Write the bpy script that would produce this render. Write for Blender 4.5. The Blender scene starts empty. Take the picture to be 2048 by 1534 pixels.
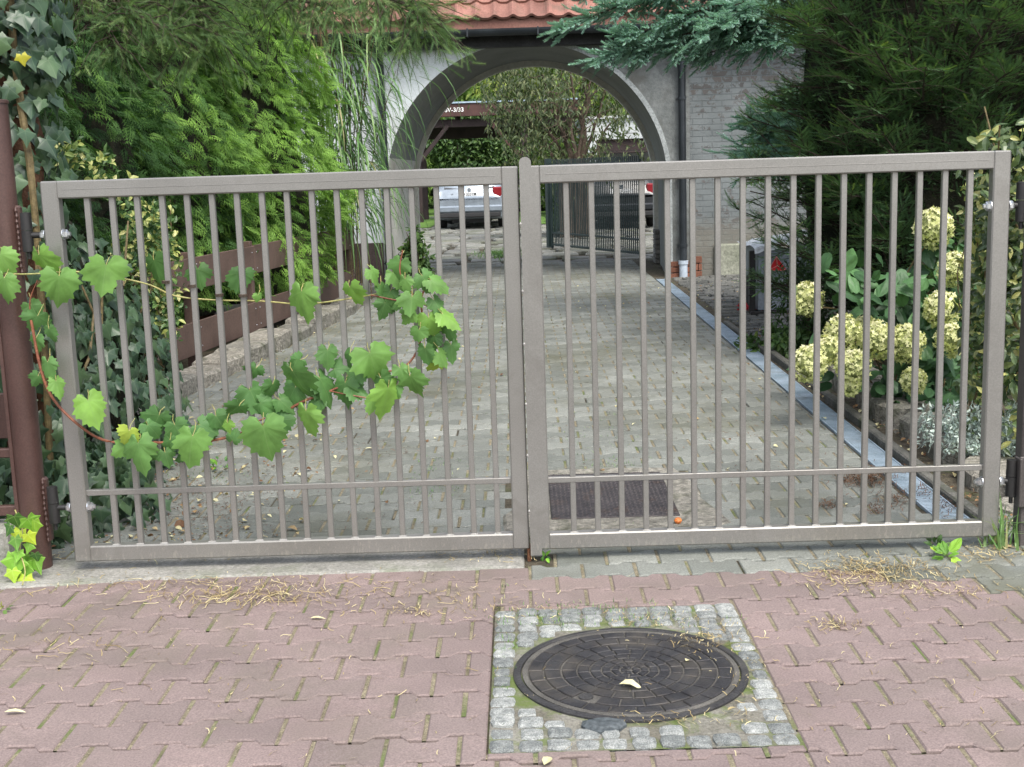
import bpy, math, random
import numpy as np
from mathutils import Vector, Matrix
PI = math.pi
rnd = random.Random(7)
NR = np.random.RandomState(11)

# ------------------------------------------------------------------ camera
CAM = (-0.0098, 0.1699, -0.0322, 2496.0)      # yaw, pitch, roll, focal length in photo pixels
EYE = np.array([0.0, 0.0, 1.5])
def basis():
    yaw, pit, rol, f = CAM
    cy, sy, cp, sp = math.cos(yaw), math.sin(yaw), math.cos(pit), math.sin(pit)
    F = np.array([sy*cp, cy*cp, -sp]); Rv = np.array([cy, -sy, 0.0]); U = np.cross(Rv, F)
    cr, sr = math.cos(rol), math.sin(rol)
    return F, cr*Rv + sr*U, -sr*Rv + cr*U
FW, RT, UP = basis()
def ray(px, py): return FW + RT*(px-1024)/CAM[3] - UP*(py-767)/CAM[3]
def G(px, py, z=0.0):
    d = ray(px, py); return EYE + d*((z-EYE[2])/d[2])
def P(px, py, Y):
    d = ray(px, py); return EYE + d*((Y-EYE[1])/d[1])
sc = bpy.context.scene
C = sc.collection
cd = bpy.data.cameras.new('camera'); cam = bpy.data.objects.new('camera', cd); C.objects.link(cam)
cd.sensor_width = 36; cd.lens = 36*CAM[3]/2048; cd.clip_start = 0.05; cd.clip_end = 400
cam.matrix_world = Matrix(((RT[0], UP[0], -FW[0], EYE[0]), (RT[1], UP[1], -FW[1], EYE[1]), (RT[2], UP[2], -FW[2], EYE[2]), (0, 0, 0, 1)))
sc.camera = cam
# ------------------------------------------------------------------ light
SUN_EL, SUN_AZ = 56.0, 158.0                # azimuth: degrees clockwise from +Y towards +X
w = bpy.data.worlds.new('World'); sc.world = w; w.use_nodes = True
nt = w.node_tree; bg = nt.nodes['Background']
sky = nt.nodes.new('ShaderNodeTexSky'); sky.sky_type = 'NISHITA'; sky.sun_disc = False
sky.sun_elevation = math.radians(SUN_EL); sky.sun_rotation = math.radians(SUN_AZ)
sky.air_density = 1.0; sky.dust_density = 3.0; sky.ozone_density = 1.0
hs = nt.nodes.new('ShaderNodeHueSaturation'); hs.inputs['Saturation'].default_value = 0.5     # thin overcast veil
nt.links.new(sky.outputs[0], hs.inputs['Color']); nt.links.new(hs.outputs[0], bg.inputs[0]); bg.inputs[1].default_value = 0.15
sl = bpy.data.lights.new('sun', 'SUN'); sl.energy = 1.1; sl.angle = math.radians(28); sl.color = (1, 0.97, 0.88)
so = bpy.data.objects.new('sun', sl); C.objects.link(so)
el, az = math.radians(SUN_EL), math.radians(SUN_AZ)
sd = Vector((math.sin(az)*math.cos(el), math.cos(az)*math.cos(el), math.sin(el)))
so.rotation_euler = sd.to_track_quat('Z', 'Y').to_euler(); so.location = (6, -6, 12)
sc.view_settings.view_transform = 'Standard'; sc.view_settings.look = 'None'
sc.view_settings.exposure = 1.3; sc.view_settings.gamma = 1.0
sc.render.resolution_x = 1024; sc.render.resolution_y = 767

# ------------------------------------------------------------------ materials
def new_mat(name):
    m = bpy.data.materials.new(name); m.use_nodes = True
    return m, m.node_tree, m.node_tree.nodes['Principled BSDF']
def ramp(nt, stops):
    r = nt.nodes.new('ShaderNodeValToRGB'); e = r.color_ramp.elements
    while len(e) < len(stops): e.new(0.5)
    for k, (p, c) in enumerate(stops):
        e[k].position = p; e[k].color = (*c, 1)
    return r
def noise(nt, scale, detail=4, rough=0.6, coord='Object', dist=0.0, vec=None):
    n = nt.nodes.new('ShaderNodeTexNoise'); n.inputs['Scale'].default_value = scale
    n.inputs['Detail'].default_value = detail; n.inputs['Roughness'].default_value = rough
    n.inputs['Distortion'].default_value = dist
    if vec is None:
        t = nt.nodes.new('ShaderNodeTexCoord'); vec = t.outputs[coord]
    nt.links.new(vec, n.inputs['Vector'])
    return n
def mix(nt, a, b, fac, mode='MIX'):
    m = nt.nodes.new('ShaderNodeMixRGB'); m.blend_type = mode
    for s, v in ((m.inputs[1], a), (m.inputs[2], b), (m.inputs[0], fac)):
        if isinstance(v, (int, float)): s.default_value = v
        elif isinstance(v, tuple): s.default_value = (*v, 1)
        else: nt.links.new(v, s)
    return m.outputs[0]
def mrange(nt, v, a, b, c=0.0, d=1.0):
    m = nt.nodes.new('ShaderNodeMapRange'); nt.links.new(v, m.inputs[0])
    for i, x in enumerate((a, b, c, d)): m.inputs[i+1].default_value = x
    return m.outputs[0]
def bump(nt, bs, h, strength, dist=0.01, prev=None):
    b = nt.nodes.new('ShaderNodeBump'); b.inputs['Strength'].default_value = strength
    b.inputs['Distance'].default_value = dist; nt.links.new(h, b.inputs['Height'])
    if prev is not None: nt.links.new(prev, b.inputs['Normal'])
    nt.links.new(b.outputs[0], bs.inputs['Normal']); return b.outputs[0]
def surf(name, c1, c2, scale=3, rough=0.8, metal=0.0, fine=60, fine_amt=0.35, bmp=0.3, bdist=0.004, tint=None, stain=None, stain_scale=1.0, stain_lo=0.55, stain_hi=0.7, spec=0.3):
    """mottled surface: two colours, speckle, optional stain colour and per-piece tint"""
    m, nt, bs = new_mat(name)
    n1 = noise(nt, scale); r = ramp(nt, [(0.35, c1), (0.65, c2)]); nt.links.new(n1.outputs[0], r.inputs[0])
    col = r.outputs[0]
    n2 = noise(nt, fine, 3, 0.7)
    g = mrange(nt, n2.outputs[0], 0.3, 0.7, 1-fine_amt, 1+fine_amt)
    cg = nt.nodes.new('ShaderNodeCombineColor')
    for i in range(3): nt.links.new(g, cg.inputs[i])
    col = mix(nt, col, cg.outputs[0], 1.0, 'MULTIPLY')
    if tint:
        a = nt.nodes.new('ShaderNodeAttribute'); a.attribute_name = 'tint'
        rr = ramp(nt, tint); nt.links.new(a.outputs['Fac'], rr.inputs[0])
        col = mix(nt, col, rr.outputs[0], 1.0, 'MULTIPLY')
    if stain:
        n3 = noise(nt, stain_scale, 5, 0.65, dist=0.4)
        col = mix(nt, col, stain, mrange(nt, n3.outputs[0], stain_lo, stain_hi, 0, 0.85))
    nt.links.new(col, bs.inputs['Base Color'])
    bs.inputs['Roughness'].default_value = rough; bs.inputs['Metallic'].default_value = metal
    bs.inputs['Specular IOR Level'].default_value = spec
    if bmp: bump(nt, bs, n2.outputs[0], bmp, bdist)
    return m
def leaf_mat(name, stops, trans=0.3, rough=0.5, spec=0.35, vein=False, dead=None):
    m, nt, bs = new_mat(name)
    a = nt.nodes.new('ShaderNodeAttribute'); a.attribute_name = 'tint'
    r = ramp(nt, stops); nt.links.new(a.outputs['Fac'], r.inputs[0]); col = r.outputs[0]
    n = noise(nt, 14, 3, 0.6)
    g = mrange(nt, n.outputs[0], 0.3, 0.7, 0.78, 1.22)
    cg = nt.nodes.new('ShaderNodeCombineColor')
    for i in range(3): nt.links.new(g, cg.inputs[i])
    col = mix(nt, col, cg.outputs[0], 1.0, 'MULTIPLY')
    if vein:
        v = nt.nodes.new('ShaderNodeAttribute'); v.attribute_name = 'vein'
        col = mix(nt, col, vein, mrange(nt, v.outputs['Fac'], 0.80, 1.0, 0, 0.4))
    nt.links.new(col, bs.inputs['Base Color'])
    bs.inputs['Roughness'].default_value = rough; bs.inputs['Specular IOR Level'].default_value = spec
    t = nt.nodes.new('ShaderNodeBsdfTranslucent'); tc = mix(nt, col, (1.0, 1.15, 0.45), 1.0, 'MULTIPLY')
    nt.links.new(tc, t.inputs[0])
    ms = nt.nodes.new('ShaderNodeMixShader'); ms.inputs[0].default_value = trans
    nt.links.new(bs.outputs[0], ms.inputs[1]); nt.links.new(t.outputs[0], ms.inputs[2])
    nt.links.new(ms.outputs[0], nt.nodes['Material Output'].inputs[0])
    return m
def plain(name, c, rough=0.5, metal=0.0, spec=0.5):
    return surf(name, tuple(x*0.88 for x in c), tuple(min(1, x*1.1) for x in c), 6, rough, metal, 80, 0.12, 0.12, 0.001, spec=spec)

# ------------------------------------------------------------------ mesh helpers
def fast(name, V, L, S, mat, parent=None, tint=None, vein=None, smooth=False, loc=None):
    V = np.asarray(V, dtype=np.float32).reshape(-1, 3); L = np.asarray(L, dtype=np.int32); S = np.asarray(S, dtype=np.int32)
    if loc is not None: V = V - np.asarray(loc, dtype=np.float32)
    me = bpy.data.meshes.new(name)
    me.vertices.add(len(V)); me.vertices.foreach_set('co', V.ravel())
    me.loops.add(len(L)); me.loops.foreach_set('vertex_index', L)
    me.polygons.add(len(S)); st = np.concatenate(([0], np.cumsum(S)[:-1])).astype(np.int32)
    me.polygons.foreach_set('loop_start', st)
    me.update(calc_edges=True)
    for nm, arr in (('tint', tint), ('vein', vein)):
        if arr is not None:
            at = me.attributes.new(nm, 'FLOAT', 'POINT'); at.data.foreach_set('value', np.asarray(arr, dtype=np.float32))
    me.polygons.foreach_set('use_smooth', np.full(len(S), bool(smooth)))
    me.materials.append(mat); me.validate()
    o = bpy.data.objects.new(name, me); C.objects.link(o)
    if loc is not None: o.location = tuple(map(float, loc))
    if parent is not None: adopt(o, parent)
    return o
class MB:
    def __init__(s): s.v = []; s.l = []; s.s = []; s.t = []; s.cur = 0.5
    def add(s, vs, fs, t=None):
        b = len(s.v); s.v += [tuple(map(float, p)) for p in vs]; s.t += [s.cur if t is None else t]*len(vs)
        for f in fs: s.l += [b+i for i in f]; s.s.append(len(f))
        return s
    def box(s, a, b, t=None):
        (x0, y0, z0), (x1, y1, z1) = a, b
        vs = [(x0, y0, z0), (x1, y0, z0), (x1, y1, z0), (x0, y1, z0), (x0, y0, z1), (x1, y0, z1), (x1, y1, z1), (x0, y1, z1)]
        return s.add(vs, [(0, 3, 2, 1), (4, 5, 6, 7), (0, 1, 5, 4), (1, 2, 6, 5), (2, 3, 7, 6), (3, 0, 4, 7)], t)
    def cbox(s, a, b, c=0.004, M=None, t=None):
        """box with all edges chamfered"""
        a = np.minimum(a, b).astype(float) if True else a; b2 = np.maximum(a, b)
        a = np.array(a, float); b2 = np.array(b2, float)
        c = min(c, 0.45*float(min(b2-a)))
        vs = []; idx = {}
        for sx in (0, 1):
            for sy in (0, 1):
                for sz in (0, 1):
                    corner = np.array([b2[0] if sx else a[0], b2[1] if sy else a[1], b2[2] if sz else a[2]])
                    ins = np.array([-c if sx else c, -c if sy else c, -c if sz else c])
                    for ax in range(3):
                        p = corner + ins; p[ax] = corner[ax]; idx[(sx, sy, sz, ax)] = len(vs); vs.append(p)
        I = idx; fs = []
        for ax in range(3):
            u, v = [(1, 2), (2, 0), (0, 1)][ax]
            for sgn in (0, 1):
                q = []
                for (su, sv) in ((0, 0), (1, 0), (1, 1), (0, 1)):
                    k = [0, 0, 0]; k[ax] = sgn; k[u] = su; k[v] = sv; q.append(I[(*k, ax)])
                fs.append(tuple(q if sgn else q[::-1]))
        for ax in range(3):       # edges parallel to ax
            u, v = [(1, 2), (2, 0), (0, 1)][ax]
            for su in (0, 1):
                for sv in (0, 1):
                    k0 = [0, 0, 0]; k0[u] = su; k0[v] = sv; k1 = list(k0); k1[ax] = 1
                    q = [I[(*k0, u)], I[(*k1, u)], I[(*k1, v)], I[(*k0, v)]]
                    if su == sv: q = q[::-1]
                    fs.append(tuple(q))
        for sx in (0, 1):
            for sy in (0, 1):
                for sz in (0, 1):
                    q = [I[(sx, sy, sz, k)] for k in range(3)]
                    if (sx+sy+sz) % 2 == 0: q = q[::-1]
                    fs.append(tuple(q))
        vs = np.array(vs)
        if M is not None: vs = np.array([tuple(M @ Vector(p)) for p in vs])
        return s.add(vs, fs, t)
    def tube(s, pts, r, n=10, cap=True, t=None, rough=0.0):
        pts = [Vector(p) for p in pts]; rs = r if isinstance(r, (list, tuple)) else [r]*len(pts)
        ref = Vector((0, 0, 1)); vs = []; fs = []
        for i, p in enumerate(pts):
            d = (pts[min(i+1, len(pts)-1)]-pts[max(i-1, 0)]).normalized()
            if abs(d.dot(ref)) > 0.95: ref = Vector((1, 0, 0)) if abs(d.x) < 0.9 else Vector((0, 1, 0))
            a = d.cross(ref).normalized(); b = d.cross(a).normalized()
            for k in range(n):
                an = 2*PI*k/n; q = rs[i]*(1+rough*rnd.uniform(-1, 1))
                vs.append(p + a*math.cos(an)*q + b*math.sin(an)*q)
        for i in range(len(pts)-1):
            for k in range(n):
                k2 = (k+1) % n; fs.append((i*n+k, (i+1)*n+k, (i+1)*n+k2, i*n+k2))
        if cap: fs.append(tuple(range(n))); fs.append(tuple(range((len(pts)-1)*n, len(pts)*n))[::-1])
        return s.add(vs, fs, t)
    def lathe(s, c, prof, n=32, t=None):
        """prof: (radius, z) list; surface of revolution about z at c"""
        vs = []; fs = []
        for r, z in prof:
            for k in range(n): vs.append((c[0]+r*math.cos(2*PI*k/n), c[1]+r*math.sin(2*PI*k/n), c[2]+z))
        for i in range(len(prof)-1):
            for k in range(n):
                k2 = (k+1) % n; fs.append((i*n+k, i*n+k2, (i+1)*n+k2, (i+1)*n+k))
        if prof[0][0] > 1e-4: fs.append(tuple(range(n))[::-1])
        if prof[-1][0] > 1e-4: fs.append(tuple(range((len(prof)-1)*n, len(prof)*n)))
        return s.add(vs, fs, t)
    def prism(s, poly, z0, z1, bev=0.0, drop=0.003, t=None, jit=0.0):
        """poly: xy outline counter-clockwise; extruded with a chamfered top"""
        n = len(poly); p = np.array(poly, float)
        e = np.roll(p, -1, 0)-p; l = np.hypot(e[:, 0], e[:, 1])+1e-9; nr = np.stack((e[:, 1]/l, -e[:, 0]/l), 1)
        vn = nr+np.roll(nr, 1, 0); vn /= (np.maximum(0.35, (vn**2).sum(1)/2)[:, None])
        q = p-vn*bev; sl = NR.uniform(-jit, jit, 3)
        f = lambda a, z: [(x, y, z+sl[0]+sl[1]*(x-p[0, 0])+sl[2]*(y-p[0, 1])) for x, y in a]
        if bev > 0:
            vs = f(p, z0)+f(p, z1-drop)+f(q, z1); R = 3
        else: vs = f(p, z0)+f(p, z1); R = 2
        fs = [tuple((R-1)*n+k for k in range(n))]
        for r in range(R-1):
            for k in range(n):
                k2 = (k+1) % n; fs.append((r*n+k, r*n+k2, (r+1)*n+k2, (r+1)*n+k))
        return s.add(vs, fs, t)
    def build(s, name, mat, parent=None, smooth=False, tint=True, loc=None):
        return fast(name, s.v, s.l, s.s, mat, parent, s.t if tint else None, smooth=smooth, loc=loc)
def tag(o, label=None, cat=None, group=None, kind=None):
    if label: o['label'] = label
    if cat: o['category'] = cat
    if group: o['group'] = group
    if kind: o['kind'] = kind
    return o
def thing(name, label, cat, loc=(0, 0, 0), group=None):
    o = bpy.data.objects.new(name, None); C.objects.link(o); o.location = tuple(map(float, loc)); o.empty_display_size = 0.2
    return tag(o, label, cat, group)
def adopt(o, parent):
    """child meshes are written in world coordinates: keep them where they are"""
    o.parent = parent; o.matrix_parent_inverse = Matrix.Translation(-Vector(parent.location)); return o
def struct(o): o['kind'] = 'structure'; return o
def smooth_by_angle(o, ang=40):
    me = o.data; me.polygons.foreach_set('use_smooth', np.ones(len(me.polygons), dtype=bool))
    try: me.set_sharp_from_angle(angle=math.radians(ang))
    except Exception: pass
    return o
def bez(pts, n=8):
    """Catmull-Rom through the points"""
    p = [np.array(q, float) for q in pts]; p = [2*p[0]-p[1]]+p+[2*p[-1]-p[-2]]; out = []
    for i in range(1, len(p)-2):
        for k in range(n):
            t = k/n; out.append(0.5*((2*p[i])+(-p[i-1]+p[i+1])*t+(2*p[i-1]-5*p[i]+4*p[i+1]-p[i+2])*t*t+(-p[i-1]+3*p[i]-3*p[i+1]+p[i+2])*t**3))
    out.append(p[-2]); return out

# ---- leaf templates: base at origin, tip along +y, face +z  -> (verts, loops, sizes, vein)
def tpl(vs, fs, vein=None):
    return (np.array(vs, float), np.array([i for f in fs for i in f], int), np.array([len(f) for f in fs], int), np.array(vein if vein is not None else [0.0]*len(vs)))
def ovate(wd=0.5, fold=0.12, curl=0.1):
    vs = [(0, 0, 0), (0, 0.5, fold*0.2), (0, 1, -curl)]; fs = []
    L = [(-wd*0.42, 0.22, fold), (-wd*0.5, 0.5, fold), (-wd*0.3, 0.78, fold*0.4-curl*0.4)]
    for x, y, z in L: vs.append((x, y, z))
    for x, y, z in L: vs.append((-x, y, z))
    return tpl(vs, [(0, 1, 4, 3), (1, 2, 5, 4), (0, 6, 7, 1), (1, 7, 8, 2)])
def lobed(outline, droop=0.15, ripple=0.05):
    """palmate leaf: outline of one side (x>0) from petiole notch to tip, mirrored; radial veins folded"""
    n = len(outline); pts = [(-x, y) for x, y, *_ in outline[::-1]][1:] ; pts = list(outline)+[(-o[0], o[1], o[2]) for o in outline[::-1][1:]]
    vs = [(0, 0, 0.0)]; vein = [1.0]
    for ring, k in ((0.55, 0.55), (1.0, 1.0)):
        for x, y, isv in pts:
            xx, yy = x*k, y*k; r = math.hypot(xx, yy)
            z = -droop*r*r + (ripple*r if isv else -ripple*r)
            vs.append((xx, yy, z)); vein.append(1.0 if isv else 0.0)
    m = len(pts); fs = []
    for i in range(m-1): fs.append((0, 1+i, 2+i)); fs.append((1+i, 1+m+i, 2+m+i, 2+i))
    return tpl(vs, fs, vein)
IVY = lobed([(0.08, -0.12, 0), (0.30, -0.22, 1), (0.36, 0.05, 0), (0.58, 0.22, 1), (0.33, 0.38, 0), (0.17, 0.62, 0), (0.0, 0.95, 1)], 0.12, 0.035)
GRAPE = lobed([(0.05, -0.06, 0), (0.14, -0.26, 0), (0.30, -0.30, 1), (0.38, -0.20, 0), (0.50, -0.16, 0), (0.46, -0.05, 0), (0.60, 0.04, 0), (0.54, 0.12, 0), (0.68, 0.26, 1), (0.54, 0.30, 0), (0.56, 0.42, 0), (0.44, 0.42, 0), (0.34, 0.45, 0), (0.38, 0.58, 0), (0.27, 0.62, 0), (0.26, 0.76, 0), (0.14, 0.78, 0), (0.0, 0.98, 1)], 0.24, 0.028)
OVATE = ovate(); NARROW = ovate(0.26, 0.05, 0.15); BROAD = ovate(0.66, 0.1, 0.22)
def quad_leaf(vs, fs, p, d, l, wd, z0=0.0, zd=0.0):
    """thin diamond from p along d"""
    d = np.array(d, float); d /= np.linalg.norm(d); s = np.cross(d, (0, 0, 1.0)); s /= np.linalg.norm(s)+1e-9
    p = np.array(p, float); b = len(vs)
    vs += [p, p+d*l*0.45+s*wd/2, p+d*l+np.array([0, 0, zd]), p+d*l*0.45-s*wd/2]; fs.append((b, b+1, b+2, b+3))
def thuja_frond():
    vs = []; fs = []
    quad_leaf(vs, fs, (0, 0, 0), (0, 1, 0), 1.0, 0.055, zd=-0.22)
    for i in range(5):
        y = 0.12+i*0.17
        for s in (-1, 1):
            L = (0.52-0.07*i)*(1.0 if s > 0 else 0.85); a = math.radians(40+4*s); d = np.array((s*math.sin(a), math.cos(a), -0.16))
            z = -0.22*y*y; quad_leaf(vs, fs, (0, y, z), d, L, 0.058, zd=-0.06)
            mid = np.array((0, y, z))+d*L*0.45
            quad_leaf(vs, fs, mid, (s*0.05, 1, -0.1), L*0.42, 0.05); quad_leaf(vs, fs, mid, (s*0.98, 0.2, -0.1), L*0.28, 0.045)
    return tpl(vs, fs)
def needle_shoot(n=12, nl=0.16, wd=0.028, flat=True, ang=55, tipup=0.12, per=2):
    vs = []; fs = []
    quad_leaf(vs, fs, (0, 0, 0), (0, 1, 0.0), 1.0, 0.03, zd=tipup)
    for i in range(n):
        y = 0.05+0.93*i/n; L = nl*(1-0.35*max(0, y-0.6)/0.4)
        for k in range(per):
            if flat: s = -1 if k else 1; a = math.radians(ang+rnd.uniform(-8, 8)); d = np.array((s*math.sin(a), math.cos(a), rnd.uniform(-0.1, 0.3)))
            else:
                f = 2*PI*(k/per+i*0.37); a = math.radians(ang+rnd.uniform(-10, 10)); d = np.array((math.sin(a)*math.cos(f), math.cos(a), math.sin(a)*math.sin(f)))
            b = len(vs); p = np.array((0, y, tipup*y*y)); side = np.cross(d, (0.3, 0.2, 1.0)); side = side/np.linalg.norm(side)*wd/2
            vs += [p-side, p+side, p+d*L]; fs.append((b, b+1, b+2))
    return tpl(vs, fs)
THUJA = thuja_frond(); YEW = needle_shoot(17, 0.155, 0.042); SPRUCE = needle_shoot(12, 0.21, 0.075, False, 50, 0.08, 6)
WISP = needle_shoot(12, 0.24, 0.017, False, 38, 0.0, 4)
def norm(a): return a/(np.linalg.norm(a, axis=-1, keepdims=True)+1e-9)
def frames(tip, nrm):
    y = norm(tip); x = norm(np.cross(y, nrm)); z = np.cross(x, y); return np.stack((x, y, z), axis=2)
def inst(T, pos, Mx, size, tint):
    V, L, S, ve = T; k = len(pos)
    A = np.einsum('kij,nj->kni', Mx*size[:, None, None], V)+pos[:, None, :]
    return A.reshape(-1, 3), (L[None, :]+(np.arange(k)*len(V))[:, None]).ravel(), np.tile(S, k), np.repeat(tint, len(V)), np.tile(ve, k)
def leaves(name, T, pos, tip, nrm, size, tint, mat, parent=None, smooth=False, loc=None):
    pos = np.asarray(pos, float); V, L, S, t, ve = inst(T, pos, frames(np.asarray(tip, float), np.asarray(nrm, float)), np.asarray(size, float), np.asarray(tint, float))
    o = fast(name, V, L, S, mat, parent, t, ve, smooth, loc)
    return o
def warp(T, k, amt=1.0):          # no two leaves quite alike: stretched, skewed and curled copies of the blade
    r_ = np.random.RandomState(k); V = T[0].copy(); x, y = V[:, 0].copy(), V[:, 1].copy(); rr_ = np.hypot(x, y)
    a = np.arctan2(x, y); f = 1+amt*(0.10*np.sin(2*a+r_.uniform(0, 6))+0.07*np.sin(5*a+r_.uniform(0, 6))+0.04*np.sin(11*a+r_.uniform(0, 6)))
    V[:, 0] = x*f*r_.uniform(0.86, 1.10)+r_.uniform(-0.12, 0.12)*y; V[:, 1] = y*f
    V[:, 2] += r_.uniform(-0.35, 0.12)*x*x+r_.uniform(-0.40, 0.18)*y*y+r_.uniform(-0.2, 0.2)*x*y+0.05*np.sin(4*a+r_.uniform(0, 6))*rr_+0.03*np.sin(9*x+r_.uniform(0, 6))*rr_; return (V,)+T[1:]
def leaves_var(name, T, nv, pos, tip, nrm, size, tint, mat, parent=None):
    acc = [[], [], [], [], []]; off = 0; pos = np.asarray(pos, float); MX = frames(np.asarray(tip, float), np.asarray(nrm, float)); size = np.asarray(size, float); tint = np.asarray(tint, float)
    for k in range(nv):
        q = slice(k, None, nv)
        if len(pos[q]) == 0: continue
        V_, L_, S_, t_, v_ = inst(warp(T, k), pos[q], MX[q], size[q], tint[q]); acc[0].append(V_); acc[1].append(L_+off); acc[2].append(S_); acc[3].append(t_); acc[4].append(v_); off += len(V_)
    return fast(name, np.vstack(acc[0]), np.concatenate(acc[1]), np.concatenate(acc[2]), mat, parent, np.concatenate(acc[3]), np.concatenate(acc[4]), smooth=True)
def GN(shape): return np.clip(NR.normal(size=shape), -1.45, 1.45)
def U(a, b, n=None): return NR.uniform(a, b, n)
def rsph(n): return norm(NR.normal(size=(n, 3)))

# ------------------------------------------------------------------ the ground
M_soil = surf('soil', (0.05, 0.042, 0.03), (0.10, 0.085, 0.06), 4, 0.95, fine=40, fine_amt=0.5, bmp=0.8, bdist=0.02, stain=(0.06, 0.08, 0.03), stain_scale=2)
mb = MB(); n = 60
xs = np.concatenate((np.linspace(-60, -6, 8), np.linspace(-5, 6, 45), np.linspace(7, 60, 8))); ys = np.concatenate((np.linspace(-8, 4.5, 6), np.linspace(5, 40, 90), np.linspace(42, 120, 8)))
V = [(x, y, (-0.05 if (-2.5 < x < 1.95 or y < 5.2) else -0.03+0.025*math.sin(x*7)*math.cos(y*5))) for y in ys for x in xs]
F = [(j*len(xs)+i, j*len(xs)+i+1, (j+1)*len(xs)+i+1, (j+1)*len(xs)+i) for j in range(len(ys)-1) for i in range(len(xs)-1)]
struct(mb.add(V, F).build('ground', M_soil))

M_red = surf('red paver concrete', (0.190, 0.147, 0.138), (0.235, 0.182, 0.170), 2.2, 0.9, fine=170, fine_amt=0.30, bmp=0.5, bdist=0.003,
             tint=[(0, (0.90, 0.91, 0.91)), (1, (1.08, 1.06, 1.06))], stain=(0.15, 0.128, 0.105), stain_scale=1.6, stain_lo=0.49, stain_hi=0.74)
M_grey = surf('grey paver concrete', (0.150, 0.156, 0.142), (0.222, 0.228, 0.210), 1.3, 0.88, fine=150, fine_amt=0.32, bmp=0.5, bdist=0.003,
             tint=[(0, (0.76, 0.78, 0.76)), (1, (1.18, 1.18, 1.16))], stain=(0.10, 0.10, 0.065), stain_scale=0.8, stain_lo=0.5, stain_hi=0.72)
M_joint = surf('joint sand and moss', (0.15, 0.13, 0.085), (0.26, 0.225, 0.155), 14, 1.0, fine=150, fine_amt=0.5, bmp=0.9, bdist=0.006, stain=(0.10, 0.14, 0.04), stain_scale=4, stain_lo=0.52, stain_hi=0.64)

HX0, HX1, HY0, HY1 = -0.125, 0.70, 3.05, 4.12      # the square of setts round the manhole
PL, PM, PA = 0.199, 0.0725, 0.0138                  # paver length, mean half width, wave
PITCH = 2*PM
def paver(cx, cy, g=0.0052):
    q = PL/2; m = PM
    top = [(q, m+PA), (q-0.045, m+PA), (q-0.066, m-PA), (-(q-0.066), m-PA), (-(q-0.045), m+PA), (-q, m+PA)]
    pl = [(x, y) for x, y in top]+[(-x, -y) for x, y in top]
    out = []
    for x, y in pl: out.append((cx+(x-math.copysign(g, x) if abs(abs(x)-q) < 1e-6 else x), cy+y-math.copysign(g*1.15, y)))
    return out
def clip(poly, ax, lim, keep_less):
    out = []; n = len(poly)
    for i in range(n):
        a, b = poly[i], poly[(i+1) % n]; ia = (a[ax] <= lim) == keep_less; ib = (b[ax] <= lim) == keep_less
        if ia: out.append(a)
        if ia != ib:
            t = (lim-a[ax])/(b[ax]-a[ax]); out.append((a[0]+t*(b[0]-a[0]), a[1]+t*(b[1]-a[1])))
    return [p for k, p in enumerate(out) if math.hypot(p[0]-out[k-1][0], p[1]-out[k-1][1]) > 0.002] if len(out) > 2 else []
def area(p): return 0.5*sum(p[i-1][0]*p[i][1]-p[i][0]*p[i-1][1] for i in range(len(p)))
def redlimit(x): return 4.56 if x < -0.02 else (4.52 if x < 1.05 else (4.52-0.9*max(0, x-1.25)))
red = MB(); gry = MB(); gry2 = MB()
sand = MB()
def lay(mb, poly, dz=0.0, cx=None, cy=None):
    if len(poly) < 3 or area(poly) < 0.0012: return
    z = rnd.uniform(-0.0022, 0.0022)+dz
    mb.prism(poly, -0.05, z, 0.0042, 0.0045, rnd.random(), 0.0012)
    xm = min(p[0] for p in poly); ys_ = [p[1] for p in poly if abs(p[0]-xm) < 0.001]
    if len(ys_) == 2 and rnd.random() < 0.985:      # sand and moss packed in the straight joint at the left end of the block
        y0, y1 = min(ys_), max(ys_); zz = z-0.0025-rnd.random()*0.003; w_ = 0.0125
        sand.add([(xm-w_, y0, zz-0.001), (xm+0.002, y0, zz-0.001), (xm+0.002, y1, zz), (xm-w_, y1, zz), (xm-w_/2, (y0+y1)/2, zz+0.0015)], [(0, 1, 4), (1, 2, 4), (2, 3, 4), (3, 0, 4)])
j0 = int(2.2/PITCH)
for j in range(j0, int(5.15/PITCH)+1):
    cy = j*PITCH+0.03
    for i in range(-16, 17):
        cx = i*PL+(PL/2 if j % 2 else 0)+rnd.uniform(-0.0012, 0.0012)
        p = paver(cx, cy+rnd.uniform(-0.001, 0.001))
        if cx+0.1 > HX0 and cx-0.1 < HX1 and cy+0.082 > HY0 and cy-0.082 < HY1:
            # cut against the sett square: pieces left and right of it, then above and below
            mid = clip(clip(p, 0, HX0, False), 0, HX1, True)
            for q in (clip(p, 0, HX0-0.004, True), clip(p, 0, HX1+0.004, False), clip(mid, 1, HY0-0.004, True) if mid else [], clip(mid, 1, HY1+0.004, False) if mid else []):
                if q: lay(red, q)
            continue
        if cx < 0.02 and cy > 4.50:
            p = clip(p, 1, 4.575, True)
            if not p: continue
        isred = cy < redlimit(cx)-0.05 or cx < -0.02
        lay(red if isred else gry, p)
struct(red.build('sidewalk', M_red)); struct(gry.build('grey_paving_apron', M_grey))
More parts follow.
